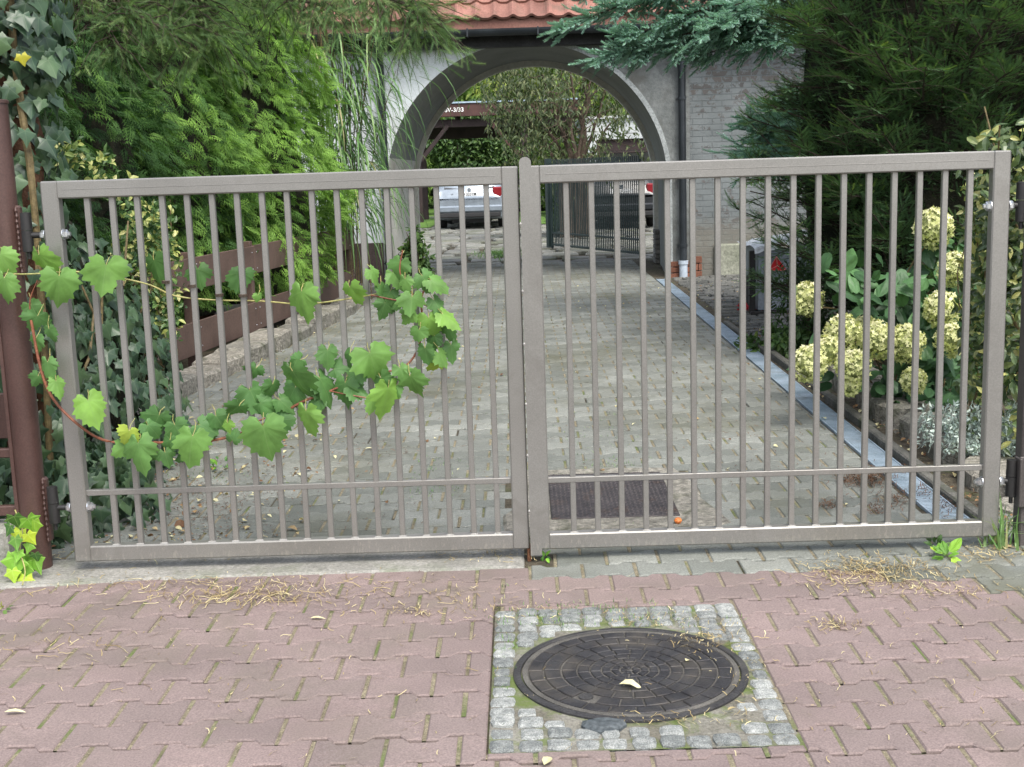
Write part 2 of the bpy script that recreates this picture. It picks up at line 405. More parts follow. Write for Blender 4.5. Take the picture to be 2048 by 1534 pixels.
# joint bed under the pavers
jb = MB()
M_bed = surf('dark joint bed', (0.05, 0.042, 0.03), (0.10, 0.085, 0.06), 14, 1.0, fine=150, fine_amt=0.5, bmp=0.9, bdist=0.006, stain=(0.05, 0.08, 0.02), stain_scale=5)
def sheet(x0, y0, x1, y1, z, nx=30, ny=30):
    V = [(x0+(x1-x0)*i/nx, y0+(y1-y0)*j/ny, z+rnd.uniform(-0.0012, 0.0012)) for j in range(ny+1) for i in range(nx+1)]
    return V, [(j*(nx+1)+i, j*(nx+1)+i+1, (j+1)*(nx+1)+i+1, (j+1)*(nx+1)+i) for j in range(ny) for i in range(nx)]
jb.add(*sheet(-3.6, 1.6, 3.6, 5.2, -0.0095, 120, 60)); jb.add(*sheet(-2.35, 5.2, 2.05, 20.2, -0.0105, 60, 200))
struct(jb.build('paving_joint_bed', M_bed))
# driveway pavers behind the gate
CV = (-0.02, 5.06, 0.72, 6.06)                      # concrete surround of the inspection cover
def drain_x(y): return 1.775+0.0075*(y-5)
def left_x(y): return -2.42+0.105*(max(y, 8.0)-8.0) if y < 13.5 else -1.84
j1 = int(4.72/PITCH)+1
for j in range(j1, int(20.3/PITCH)):
    cy = j*PITCH+0.03
    dz = 0.008*math.sin(cy*0.9)+0.004*math.sin(cy*2.3+1)
    for i in range(-14, 13):
        cx = i*PL+(PL/2 if j % 2 else 0)+rnd.uniform(-0.0015, 0.0015)
        if cy < 5.15 and (cx > -0.02 or cy < 4.85): continue
        if cx+0.1 < left_x(cy) or cx-0.1 > drain_x(cy)-0.075: continue
        if CV[0]-0.06 < cx < CV[2]+0.06 and CV[1]-0.05 < cy < CV[3]+0.05: continue
        p = paver(cx, cy)
        if cx+0.11 > drain_x(cy)-0.075: p = clip(p, 0, drain_x(cy)-0.08, True)
        if p and cx-0.11 < left_x(cy): p = clip(p, 0, left_x(cy), False)
        if p: lay(gry2, p, (-0.0015 if cy < 5.3 else dz*0.4)-0.001)
struct(gry2.build('driveway', M_grey)); struct(sand.build('joint_sand', M_joint))

# cast concrete threshold under the left leaf
M_conc = surf('weathered concrete', (0.20, 0.195, 0.175), (0.30, 0.29, 0.265), 5, 0.92, fine=90, fine_amt=0.35, bmp=0.7, bdist=0.005, stain=(0.13, 0.15, 0.09), stain_scale=3, stain_lo=0.5, stain_hi=0.72)
M_stone = surf('rough limestone', (0.20, 0.19, 0.165), (0.34, 0.32, 0.28), 5, 0.92, fine=35, fine_amt=0.5, bmp=1.0, bdist=0.02, stain=(0.07, 0.075, 0.045), stain_scale=5, stain_lo=0.5, stain_hi=0.66,
               tint=[(0, (0.75, 0.76, 0.75)), (1, (1.15, 1.12, 1.08))])
mb = MB()
edge = [(-2.12, 4.50), (-1.9, 4.50), (-1.5, 4.562), (-1.0, 4.575), (-0.5, 4.572), (-0.02, 4.578)]
pl = [(x, y+rnd.uniform(-0.004, 0.004)) for x, y in edge]+[(-0.02, 4.84), (-0.7, 4.85), (-1.4, 4.84), (-2.12, 4.85)]
mb.prism(pl, -0.05, 0.006, 0.012, 0.010)
struct(mb.build('gate_threshold', M_conc))

# ------------------------------------------------------------------ setts and manhole
MCX, MCY, MR = 0.293, 3.56, 0.352
M_gran = surf('granite', (0.20, 0.21, 0.205), (0.36, 0.365, 0.35), 40, 0.85, fine=260, fine_amt=0.6, bmp=0.9, bdist=0.004, tint=[(0, (0.58, 0.60, 0.60)), (1, (1.12, 1.12, 1.10))])
root = thing('sett_frame', 'square frame of small grey granite setts around the round manhole cover', 'paving setts', (MCX, 3.58, 0))
mort = MB(); mort.add(*sheet(HX0+0.002, HY0+0.002, HX1-0.002, HY1-0.002, -0.0035, 14, 16))
mort.build('mortar_bed', surf('mortar with moss', (0.12, 0.11, 0.085), (0.22, 0.21, 0.18), 5, 0.95, fine=110, fine_amt=0.4, bmp=0.8, bdist=0.004, stain=(0.10, 0.14, 0.03), stain_scale=6, stain_lo=0.47, stain_hi=0.6), root)
st = MB(); nxs, nys = 11, 15
for i in range(nxs):
    for j in range(nys):
        w_, h_ = (HX1-HX0)/nxs, (HY1-HY0)/nys
        off = (rnd.uniform(-0.007, 0.007), rnd.uniform(-0.007, 0.007))
        cx, cy = HX0+(i+0.5)*w_+off[0]*(0 if i in (0, nxs-1) else 1), HY0+(j+0.5)*h_+off[1]*(0 if j in (0, nys-1) else 1)
        d = math.hypot(cx-MCX, cy-MCY)
        lim = math.sqrt(max(0, (MR+0.005)**2-(cy-MCY)**2)); wide = w_
        if i == 0 and abs(cy-MCY) < MR: wide = min(w_, MCX-lim-HX0); cx = HX0+wide/2
        elif i == nxs-1 and abs(cy-MCY) < MR: wide = min(w_, HX1-MCX-lim); cx = HX1-wide/2
        elif d < MR+0.020: continue
        if wide < 0.03: continue
        if 0.42 < cx < 0.585 and 3.13 < cy < 3.30 and d > 0: continue        # mortar patch, lower right
        sw, sh = wide/2-rnd.uniform(0.003, 0.007), h_/2-rnd.uniform(0.003, 0.007)
        if d < MR+0.06 and i not in (0, nxs-1): sw *= 0.80; sh *= 0.80; cx += (cx-MCX)/d*0.018; cy += (cy-MCY)/d*0.018
        q = []
        for (a, b) in ((-1, -1), (0, -1.04), (1, -1), (1.04, 0), (1, 1), (0, 1.04), (-1, 1), (-1.04, 0)):
            k = 0.93 if a*b != 0 else 1
            q.append((cx+a*sw*k+rnd.uniform(-0.0035, 0.0035), cy+b*sh*k+rnd.uniform(-0.0035, 0.0035)))
        st.prism(q, -0.03, 0.004+rnd.uniform(-0.003, 0.003), 0.009, 0.006, rnd.random(), 0.003)
st.build('setts', M_gran, root)
M_iron = surf('cast iron', (0.032, 0.031, 0.033), (0.062, 0.060, 0.061), 6, 0.55, 0.35, fine=140, fine_amt=0.4, bmp=0.7, bdist=0.003, stain=(0.11, 0.105, 0.095), stain_scale=4, stain_lo=0.5, stain_hi=0.8)
man = thing('manhole_cover', 'round cast iron manhole cover with rings of raised blocks set among granite setts', 'manhole cover', (MCX, MCY, 0))
rg = MB(); c0 = (MCX, MCY, 0)
rg.lathe(c0, [(0.329, -0.05), (0.329, 0.003), (0.332, 0.006), (0.346, 0.006), (MR, 0.003), (MR, -0.05)], 72)
smooth_by_angle(rg.build('cover_frame', M_iron, man))
ld = MB(); ld.lathe(c0, [(0.325, -0.05), (0.325, 0.0035), (0.321, 0.005), (0.310, 0.005), (0.307, 0.0005), (0.0, 0.0015)], 72)
smooth_by_angle(ld.build('lid', surf('dusty iron', (0.070, 0.066, 0.060), (0.13, 0.122, 0.108), 9, 0.8, 0.1, fine=200, fine_amt=0.4, bmp=0.7, bdist=0.003), man))
pd = MB()
def pad(r0, r1, a0, a1, z0=-0.002, z1=0.0055, b=0.0022):
    k = max(1, int((a1-a0)*r1/0.02)); p = [(MCX+r0*math.cos(a0+(a1-a0)*t/k), MCY+r0*math.sin(a0+(a1-a0)*t/k)) for t in range(k+1)][::-1]
    p = [(MCX+r1*math.cos(a0+(a1-a0)*t/k), MCY+r1*math.sin(a0+(a1-a0)*t/k)) for t in range(k+1)]+p
    pd.prism(p, z0, z1, b, 0.002, rnd.random())
rr = [(0.010, 0.030, 5), (0.035, 0.056, 9), (0.061, 0.085, 12), (0.090, 0.119, 15), (0.124, 0.158, 18), (0.163, 0.205, 20), (0.211, 0.258, 22), (0.264, 0.305, 24)]
for q, (a, b, k) in enumerate(rr):
    for i in range(k):
        g = 0.0030; ph = q*0.37; a0 = 2*PI*i/k+ph+g/b; a1 = 2*PI*(i+1)/k+ph-g/a*0.7
        if q == 6 and abs(((a0+a1)/2-math.radians(232)+PI) % (2*PI)-PI) < 0.1: continue   # the lifting hole
        if a1 > a0: pad(a, b, a0, a1)
pd.build('raised_blocks', surf('worn iron', (0.028, 0.027, 0.030), (0.050, 0.049, 0.052), 12, 0.5, 0.4, fine=160, fine_amt=0.4, bmp=0.6, bdist=0.002, stain=(0.105, 0.092, 0.076), stain_scale=7, stain_lo=0.46, stain_hi=0.75), man)
hl = MB(); ha = math.radians(232); hx, hy = MCX+0.232*math.cos(ha), MCY+0.232*math.sin(ha)
hl.lathe((hx, hy, 0), [(0.013, 0.0055), (0.017, 0.0065), (0.021, 0.0055), (0.022, -0.002)], 20)
hl.build('lifting_hole_rim', M_iron, man)
hl = MB(); hl.lathe((hx, hy, 0.0035), [(0.0135, 0.0), (0.0, 0.0005)], 20); hl.build('lifting_hole', plain('hole dark', (0.004, 0.004, 0.004), 1), man)
st2 = MB(); a = G(1208, 1452); q = [(a[0]+0.062*math.cos(t)*(1+0.15*math.sin(3*t)), a[1]+0.045*math.sin(t)) for t in [2*PI*k/10 for k in range(10)]]
st2.prism(q, -0.02, 0.012, 0.015, 0.008)
tag(st2.build('dark_cobble', surf('dark cobble', (0.05, 0.06, 0.065), (0.08, 0.09, 0.095), 30, 0.6)), 'smooth dark cobble wedged between setts at the near rim of the manhole cover', 'stone')

# ------------------------------------------------------------------ inspection cover in the driveway
cov = thing('inspection_cover', 'rectangular checker plate steel cover in a broken concrete surround on the driveway', 'drain cover', (0.38, 5.55, 0))
mb = MB()
o_ = [(-0.10, 5.02), (0.1, 4.99), (0.3, 5.0), (0.55, 4.99), (0.76, 5.02), (0.86, 5.10), (0.83, 5.3), (0.79, 5.5), (0.80, 5.75), (0.74, 6.08), (0.4, 6.12), (-0.02, 6.10), (-0.06, 5.8), (-0.03, 5.5), (-0.11, 5.3)]
mb.prism(o_, -0.05, 0.008, 0.012, 0.008)
cover_s = mb.build('concrete_surround', M_stone, cov)
M_plate = surf('worn steel plate', (0.050, 0.045, 0.047), (0.085, 0.075, 0.075), 7, 0.55, 0.5, fine=120, fine_amt=0.25, bmp=0.3, bdist=0.001, stain=(0.09, 0.06, 0.045), stain_scale=6)
mb = MB(); mb.cbox((0.10, 5.20, 0.0), (0.655, 5.98, 0.013), 0.003); mb.build('steel_plate', M_plate, cov)
mb = MB()
for i in range(27):
    for j in range(34):
        cx, cy = 0.115+i*0.0203, 5.215+j*0.0228
        an = math.radians(28 if (i+j) % 2 else -28); ca, sa = math.cos(an), math.sin(an)
        pts = [(0.0115, 0), (0, 0.0034), (-0.0115, 0), (0, -0.0034)]
        vs = [(cx+x*ca-y*sa, cy+x*sa+y*ca, 0.0128) for x, y in pts]+[(cx, cy, 0.0165)]
        mb.add(vs, [(0, 1, 4), (1, 2, 4), (2, 3, 4), (3, 0, 4)])
mb.build('tread_pattern', M_plate, cov)

# ------------------------------------------------------------------ drain channel and right edging
M_zinc = surf('galvanised steel', (0.26, 0.34, 0.41), (0.42, 0.51, 0.60), 5, 0.55, 0.4, fine=120, fine_amt=0.2, bmp=0.15, bdist=0.001, stain=(0.22, 0.24, 0.24), stain_scale=4)
dr = thing('drain_channel', 'long galvanised linear drain running up the right side of the driveway', 'drain', (1.8, 8, 0))
gr = MB(); k = 0; y = 4.95
while y < 16.6:
    x = drain_x(y); y2 = min(y+1.0, 16.6); x2 = drain_x(y2)
    for s in (-0.066, 0.060):
        gr.add([(x+s, y, 0.004), (x+s+0.008, y, 0.004), (x2+s+0.008, y2-0.004, 0.004), (x2+s, y2-0.004, 0.004), (x+s, y, -0.03), (x+s+0.008, y, -0.03), (x2+s+0.008, y2-0.004, -0.03), (x2+s, y2-0.004, -0.03)],
               [(0, 1, 2, 3), (0, 4, 5, 1), (1, 5, 6, 2), (3, 7, 4, 0), (2, 6, 7, 3)])
    n_ = 44 if y < 9.9 else 16
    for q in range(n_):
        yy = y+(y2-y)*(q+0.25)/n_; xx = drain_x(yy); wq = (y2-y)/n_*0.55
        gr.add([(xx-0.058, yy, 0.001), (xx+0.06, yy, 0.001), (xx+0.06, yy+wq, 0.001), (xx-0.058, yy+wq, 0.001), (xx-0.058, yy, -0.012), (xx+0.06, yy, -0.012)], [(0, 1, 2, 3), (0, 4, 5, 1)])
    y = y2
gr.build('grate', M_zinc, dr)
mb = MB()
for y in range(5, 17): mb.box((drain_x(y)-0.075, y-0.05 if y == 5 else y, -0.04), (drain_x(y)+0.078, y+0.998, -0.022))
mb.build('channel', plain('channel dark', (0.02, 0.02, 0.02), 1), dr)
kb = thing('edging_kerb', 'low dark concrete edging kerb between drain channel and stone border', 'kerb', (1.95, 7, 0))
y = 4.82; q = 0; mb = MB()
while y < 11.2:
    y2 = y+0.98; x = drain_x(y)+0.10+0.02*math.sin(y); mb.cbox((x, y, -0.05), (x+0.055, y2, 0.035+rnd.uniform(-0.01, 0.01)), 0.008, t=rnd.random()); y = y2+0.01
mb.build('kerb_stones', surf('dark mossy concrete', (0.075, 0.075, 0.065), (0.13, 0.125, 0.11), 6, 0.95, fine=80, fine_amt=0.4, bmp=0.8, stain=(0.05, 0.06, 0.03), stain_scale=4), kb)
# irregular stone slabs of the border
def slab(mb, cx, cy, rx, ry, z0, z1, n=9, seed=0, bev=0.02):
    r_ = random.Random(seed); q = []
    for k in range(n):
        t = 2*PI*k/n+r_.uniform(-0.15, 0.15); s = 1/max(abs(math.cos(t)), abs(math.sin(t)))**0.75
        q.append((cx+rx*math.cos(t)*s*r_.uniform(0.88, 1.05), cy+ry*math.sin(t)*s*r_.uniform(0.88, 1.05)))
    mb.prism(q, z0, z1, bev, 0.016, r_.random(), 0.008)
sg = [(2.20, 5.62, 0.17, 0.26, 0.07), (2.62, 5.68, 0.20, 0.24, 0.06), (2.22, 6.15, 0.19, 0.22, 0.09), (2.63, 6.2, 0.18, 0.22, 0.11), (2.24, 6.65, 0.2, 0.2, 0.10), (2.2, 7.12, 0.18, 0.22, 0.11), (2.22, 7.62, 0.17, 0.22, 0.12),
      (2.2, 8.12, 0.16, 0.22, 0.12), (2.2, 8.6, 0.15, 0.2, 0.12), (2.15, 5.16, 0.15, 0.14, 0.03), (2.50, 5.18, 0.14, 0.13, 0.04)]
lab = ['nearest flat slab of the right border beside the hinge post', 'pale rough slab behind the nearest slabs, under the silver plant', 'split stone slab lying beside the kerb left of the silver plant', 'stone slab half hidden under the silvery plant', 'grey rough slab with a dark crack below the hydrangea',
       'slab under the lowest hydrangea blooms', 'stone slab at the foot of the hydrangea beside the kerb', 'far slab of the border in the shade of the hydrangea', 'farthest slab of the border near the low weeds', 'small sunk slab at the foot of the border near the gate corner', 'small sunk slab next to the right hinge post']
for k, (x, y, rx, ry, h) in enumerate(sg):
    mb = MB(); slab(mb, x, y, rx, ry, -0.05, h, seed=40+k)
    tag(mb.build('stone_slab', M_stone, loc=(x, y, 0)), lab[k], 'stone slab', 'slabs edging the right border')
# dark cobbled strip right of the drain, far part
M_dcob = surf('dark cobbles', (0.09, 0.09, 0.085), (0.15, 0.148, 0.14), 6, 0.9, fine=60, fine_amt=0.4, bmp=0.8, bdist=0.01, tint=[(0, (0.6, 0.62, 0.62)), (1, (1.25, 1.25, 1.2))])
mb = MB(); y = 9.8
while y < 16.75:
    x = 1.98+rnd.uniform(0, 0.05); h = rnd.uniform(0.09, 0.13)
    while x < 5.2:
        wd = rnd.uniform(0.12, 0.24); q = [(x+0.006, y+rnd.uniform(0, 0.015)), (x+wd-0.008, y+rnd.uniform(0, 0.015)), (x+wd-0.006, y+h-rnd.uniform(0.01, 0.02)), (x+0.008, y+h-rnd.uniform(0.01, 0.02))]
        mb.prism(q, -0.04, 0.005+rnd.uniform(-0.008, 0.008), 0.012, 0.008, rnd.random(), 0.006); x += wd
    y += h
struct(mb.build('cobbled_path', M_dcob))
# left border: long low stone kerb
ks = []; y = 6.6
kt = thing('stone_kerb', 'low kerb of rough pale limestone blocks along the left of the driveway', 'kerb', (-2.4, 9, 0)); mb = MB(); k = 0
while y < 15.6:
    L = rnd.uniform(0.45, 0.8); x = left_x(y+L/2); hh = 0.11+rnd.uniform(-0.02, 0.03)
    ang = math.atan(0.105) if 8 < y < 13.5 else 0; Mx = Matrix.Translation((x-0.16, y+L/2, 0)) @ Matrix.Rotation(-ang, 4, 'Z')
    q = [(-0.15, -L/2), (-0.02, -L/2-0.01), (0.145, -L/2+0.01), (0.16, 0), (0.15, L/2-0.02), (0, L/2-0.01), (-0.15, L/2-0.02)]
    pts = [(Mx @ Vector((a+rnd.uniform(-0.012, 0.012), b, 0))) for a, b in q]
    mb.prism([(p.x, p.y) for p in pts], -0.05, hh, 0.022, 0.02, rnd.random(), 0.012); y += L
mb.build('kerb_blocks', M_stone, kt)
# flagstones and lawn beyond the arch
M_flag = surf('flagstone', (0.15, 0.15, 0.135), (0.24, 0.235, 0.215), 2, 0.9, fine=30, fine_amt=0.3, bmp=0.6, bdist=0.01, tint=[(0, (0.7, 0.7, 0.7)), (1, (1.25, 1.25, 1.2))], stain=(0.09, 0.10, 0.055), stain_scale=1.2, stain_lo=0.48, stain_hi=0.66)
mb = MB(); y = 20.25; k = 0
while y < 46:
    h = rnd.uniform(0.5, 0.9); x = -4.2+rnd.uniform(0, 0.4)
    while x < 6:
        wd = rnd.uniform(0.5, 1.1); slab(mb, x+wd/2, y+h/2, wd/2*0.92, h/2*0.92, -0.04, 0.01+rnd.uniform(-0.01, 0.01), 8, 900+k, 0.015); k += 1; x += wd
    y += h
struct(mb.build('courtyard_flagstones', M_flag))

# ------------------------------------------------------------------ the gate
GY = 4.69
def gy(x): return GY-0.0088*x
M_gate = surf('taupe gate paint', (0.230, 0.223, 0.208), (0.272, 0.264, 0.248), 2.5, 0.34, 0.5, fine=220, fine_amt=0.14, bmp=0.15, bdist=0.0006, spec=0.5, stain=(0.19, 0.18, 0.165), stain_scale=5, stain_lo=0.56, stain_hi=0.78)
m, nt, bs = M_gate, M_gate.node_tree, M_gate.node_tree.nodes['Principled BSDF']
# splashed lime and dust near the foot of the gate
lk = bs.inputs['Base Color'].links[0].from_socket
geo = nt.nodes.new('ShaderNodeNewGeometry'); sp = nt.nodes.new('ShaderNodeSeparateXYZ'); nt.links.new(geo.outputs['Position'], sp.inputs[0])
mp = nt.nodes.new('ShaderNodeMapping'); mp.inputs['Scale'].default_value = (1, 1, 0.35); nt.links.new(geo.outputs['Position'], mp.inputs[0])
ns = noise(nt, 70, 4, 0.7, vec=mp.outputs[0]); lo = mrange(nt, sp.outputs[2], 0.05, 0.16, 0.20, 0.0)
ad = nt.nodes.new('ShaderNodeMath'); ad.operation = 'ADD'; nt.links.new(ns.outputs[0], ad.inputs[0]); nt.links.new(lo, ad.inputs[1])
nt.links.new(mix(nt, lk, (0.36, 0.34, 0.30), mrange(nt, ad.outputs[0], 0.70, 0.80, 0, 0.6)), bs.inputs['Base Color'])
M_weld = plain('gate weld bead', (0.36, 0.35, 0.33), 0.35, 0.3)
M_bolt = plain('zinc bolt', (0.62, 0.64, 0.66), 0.28, 0.9)
M_hinge = plain('black hinge', (0.028, 0.027, 0.027), 0.45, 0.3)
FW_, FD, ZB, ZT = 0.064, 0.05, 0.044, 1.511
def leaf(x0, x1, bars, left):
    sx = (x0+x1)/2
    root = thing('gate_leaf', 'left taupe steel gate leaf with vertical bars, entwined by the grapevine' if left else 'right taupe steel gate leaf with round topped cover strip, in front of the hydrangea', 'gate', (x0 if left else x1, GY, 0), 'steel driveway gate leaves')
    fr = MB(); Mx = Matrix.Shear('XY', 4, (0, 0)) 
    y = gy(sx)
    def bx(a, b, c=0.005): fr.cbox((a[0], a[1], a[2]), (b[0], b[1], b[2]), c)
    # mitred look: stiles full height, rails between, faces butt
    bx((x0, y-FD/2, ZB), (x0+FW_, y+FD/2, ZT)); bx((x1-FW_, y-FD/2, ZB), (x1, y+FD/2, ZT))
    bx((x0+FW_-0.004, y-FD/2+0.0006, ZT-0.066), (x1-FW_+0.004, y+FD/2-0.0006, ZT)); bx((x0+FW_-0.004, y-FD/2+0.0006, ZB), (x1-FW_+0.004, y+FD/2-0.0006, ZB+0.062))
    # shallow pressed line along the top rail
    bx((x0+FW_*1.3, y-FD/2-0.0004, ZT-0.034), (x1-FW_*1.3, y-FD/2+0.002, ZT-0.0315), 0.0005)
    fr.build('frame', M_gate, root)
    mr = MB(); zm = 0.305
    mr.cbox((x0+FW_-0.002, y-0.0125, zm), (x1-FW_+0.002, y+0.0125, zm+0.022), 0.002); mr.build('mid_rail', M_gate, root)
    b0 = None
    for k, bxx in enumerate(bars):
        b = MB(); b.cbox((bxx-0.0108, y-0.0112, ZB+0.058), (bxx+0.0108, y+0.0112, ZT-0.062), 0.0022); b.build('bar', M_gate, root)
    wd = MB()
    for bxx in bars:
        for z in (ZB+0.062,):
            for q in range(7):
                a = MB(); t = rnd.uniform(0, 1); r = rnd.uniform(0.003, 0.0055); px_ = bxx-0.012+0.024*q/6
                wd.lathe((px_, y-0.0125, z), [(r, -0.001), (r*0.8, 0.003), (0.0001, 0.0045)], 6)
    wd.build('weld_beads', M_weld, root)
    return root
lb = [P(173+ (972-173)*k/16, 400+(378-400)*k/16, GY)[0] for k in range(17)]
rb = [P(1131+(1939-1131)*k/16, 365+(335-365)*k/16, GY)[0] for k in range(17)]
GL = leaf(-1.772, 0.002, lb, True); GR_ = leaf(0.018, 1.812, rb, False)
# cover strip with rounded head, on the right leaf
cs = MB(); yf = gy(0)-FD/2-0.001; x0, x1 = 0.006, 0.050; pr = [(x1, ZB-0.022), (x1, ZT+0.012)]+[(x1-0.02+0.02*math.cos(t), ZT+0.012+0.02*math.sin(t)) for t in (0.4, 0.8, 1.2, 1.57)]+[(x0+0.02+0.02*math.cos(t), ZT+0.012+0.02*math.sin(t)) for t in (1.57, 1.95, 2.35, 2.75)]+[(x0, ZT+0.012), (x0, ZB-0.022)]
n = len(pr); cs.add([(x, yf, z) for x, z in pr]+[(x, yf-0.008, z) for x, z in pr], [tuple(range(n))]+[tuple(range(2*n-1, n-1, -1))]+[(k, n+k, n+(k+1) % n, (k+1) % n) for k in range(n)])
# make the normals right by drawing the strip from both sides, then chip marks as small weld spots
cs.build('cover_strip', M_gate, GR_)
ws = MB()
for z in (1.30, 1.05, 0.85, 0.62, 0.42, 0.20):
    ws.lathe((0.005, yf-0.006, z), [(0.001, -0.008), (0.0045, -0.003), (0.005, 0.001), (0.0005, 0.007)], 8)
ws.build('weld_spots', M_weld, GR_)
# drop bolt under the meeting stiles, rusty
db = MB(); db.tube([(0.0, GY+0.0, 0.06), (0.0, GY, -0.02)], 0.008, 10); db.build('drop_bolt', surf('rust', (0.12, 0.055, 0.03), (0.20, 0.09, 0.05), 30, 0.9), GL)
# bolts and hinges
def hexbolt(parent, x, y, z, side):
    b = MB(); s = side
    for a, r, n in ((0.0, 0.020, 16), (0.003*s, 0.017, 6), (0.017*s, 0.016, 6)): pass
    M_ = Matrix.Translation((x, y, z)) @ Matrix.Rotation(PI/2*s, 4, 'Y')
    t = MB(); t.lathe((0, 0, 0), [(0.021, 0), (0.021, 0.003), (0.0176, 0.003)], 18); t.lathe((0, 0, 0), [(0.0176, 0.003), (0.0178, 0.014), (0.0150, 0.019), (0.009, 0.019), (0.009, 0.028), (0.0001, 0.028)], 6)
    t.v = [tuple(M_ @ Vector(p)) for p in t.v]; t.build('bolt', M_bolt, parent)
def hinge(parent, post_x, gate_x, y, z, side, name='hinge'):
    h = MB(); s = side       # s=+1: gate lies to +x of the post
    hx = post_x+s*0.018
    h.lathe((hx, y, z), [(0.0001, 0.075), (0.02, 0.072), (0.021, 0.012), (0.021, 0.008)], 14); h.lathe((hx, y, z), [(0.021, 0.006), (0.021, -0.072), (0.008, -0.075), (0.008, -0.10), (0.0001, -0.10)], 14)
    h.tube([(hx, y, z-0.012), (gate_x, y, z-0.012)], 0.0115, 12)
    hexs = h.build(name, M_hinge, parent); smooth_by_angle(hexs)
PX = -1.872
for z in (P(85, 470, GY)[2], P(130, 1015, GY)[2]):
    hinge(GL, PX+0.012, -1.772, GY+0.002, z+0.012, 1); hexbolt(GL, -1.772+FW_, GY+0.003, z, 1); hexbolt(GL, -1.7725, GY+0.003, z, -1)
RX = P(2031, 1090, GY)[0]
for z in (P(1978, 412, GY)[2], P(1956, 962, GY)[2]):
    hinge(GR_, RX-0.012, 1.812, GY-0.012, z+0.012, -1); hexbolt(GR_, 1.812-FW_, GY-0.013, z, -1); hexbolt(GR_, 1.8125, GY-0.013, z, 1)

# ------------------------------------------------------------------ posts and the picket fence at the left
M_brown = surf('brown post paint', (0.060, 0.031, 0.026), (0.088, 0.048, 0.040), 3, 0.42, 0.1, fine=140, fine_amt=0.22, bmp=0.3, bdist=0.001, stain=(0.115, 0.088, 0.068), stain_scale=7, stain_lo=0.62, stain_hi=0.8, spec=0.5)
pc = P(15, 250, 4.74); pb = G(98, 1116)
post = thing('gate_post', 'round brown steel post carrying the left gate leaf beside the ivy', 'post', (pb[0], 4.74, 0))
ptop = P(8, 206, 4.74)[2]
pm = MB(); XP = -1.945; pm.tube([(XP, 4.75, -0.05), (XP, 4.75, ptop)], 0.052, 28, rough=0.004); smooth_by_angle(pm.build('tube', M_brown, post))
pm = MB(); pm.lathe((XP, 4.75, ptop), [(0.0515, -0.001), (0.056, 0.0), (0.056, 0.010), (0.052, 0.013), (0.0001, 0.014)], 28); smooth_by_angle(pm.build('cap', M_brown, post))
for z in (P(85, 480, GY)[2], P(130, 1025, GY)[2]):
    pl_ = MB(); pl_.cbox((XP+0.042, 4.73, z-0.13), (XP+0.066, 4.768, z+0.13), 0.008); 
    for q in range(12): pl_.lathe((XP+0.055+rnd.uniform(-0.002, 0.002), 4.727, z-0.12+q*0.021), [(0.002, -0.012), (0.006, 0), (0.002, 0.012)], 8)
    pl_.build('hinge_plate', M_brown, post)
M_dk = surf('dark grey post paint', (0.060, 0.052, 0.050), (0.088, 0.078, 0.074), 3, 0.5, 0.1, fine=140, fine_amt=0.25, bmp=0.3, bdist=0.001, stain=(0.13, 0.11, 0.09), stain_scale=7, stain_lo=0.66, stain_hi=0.8)
rp = thing('gate_post', 'dark square steel post carrying the right gate leaf at the border', 'post', (RX+0.03, GY, 0))
pm = MB(); pm.cbox((RX, GY-0.03, -0.05), (RX+0.07, GY+0.04, 1.62), 0.006); pm.build('square_tube', M_dk, rp)
for z in (P(1978, 425, GY)[2], P(1956, 962, GY)[2]):
    pm = MB(); pm.cbox((RX-0.012, GY-0.045, z-0.10), (RX+0.03, GY-0.031, z+0.10), 0.004); pm.cbox((RX-0.016, GY-0.058, z-0.095), (RX-0.006, GY+0.0, z+0.095), 0.003); pm.build('hinge_plate', M_dk, rp)
pf = thing('picket_fence', 'brown steel picket fence running left from the round gate post', 'fence', (-2.4, 4.76, 0))
for px_, py_, hh in ((0, 632, 0.034), (0, 905, 0.036), (0, 1020, 0.04)):
    z = P(px_+30, py_, 4.76)[2]; mb = MB(); mb.cbox((-3.6, 4.745, z-hh/2), (XP-0.05, 4.775, z+hh/2), 0.004); mb.build('rail', M_brown, pf)
for k in range(9):
    x = P(4, 700, 4.74)[0]-k*0.115-0.0; mb = MB(); mb.cbox((x-0.008, 4.727, 0.20), (x+0.008, 4.743, 1.12), 0.002); mb.build('picket', M_brown, pf)
mb = MB(); a = P(-120, 850, 5.05); mb.cbox((-3.6, 5.03, 0.47), (-2.08, 5.055, 0.66), 0.005); mb.build('board', M_brown, pf)
wl = thing('low_wall', 'short pale concrete plinth block under the picket fence at the left edge', 'wall', (-2.6, 4.75, 0))
mb = MB(); xb = P(20, 1100, 4.68)[0]; mb.cbox((-3.6, 4.66, -0.05), (xb, 4.84, 0.185), 0.014); mb.build('plinth_block', M_conc, wl)

# board fence along the left border
bf = thing('board_fence', 'low brown two board fence between the thuja trees and the driveway kerb', 'fence', (-2.5, 11, 0))
A = np.array((-2.93, 7.6)); B = np.array((-1.99, 14.9))
M_board = surf('brown board stain', (0.085, 0.055, 0.044), (0.125, 0.082, 0.066), 3, 0.65, fine=60, fine_amt=0.2, bmp=0.3, bdist=0.002)
ang = math.atan2(B[1]-A[1], B[0]-A[0]); L = float(np.linalg.norm(B-A))
MF = Matrix.Translation((A[0], A[1], 0)) @ Matrix.Rotation(ang, 4, 'Z')
for z0, z1, s0 in ((0.63, 0.885, 0.8), (0.115, 0.375, 1.4)):
    mb = MB(); mb.cbox((s0, -0.012, z0), (3.85, 0.012, z1), 0.003, MF); mb.build('board', M_board, bf)
    mb = MB(); mb.cbox((3.86, -0.012, z0+0.006), (L, 0.012, z1+0.006), 0.003, MF); mb.build('board', M_board, bf)
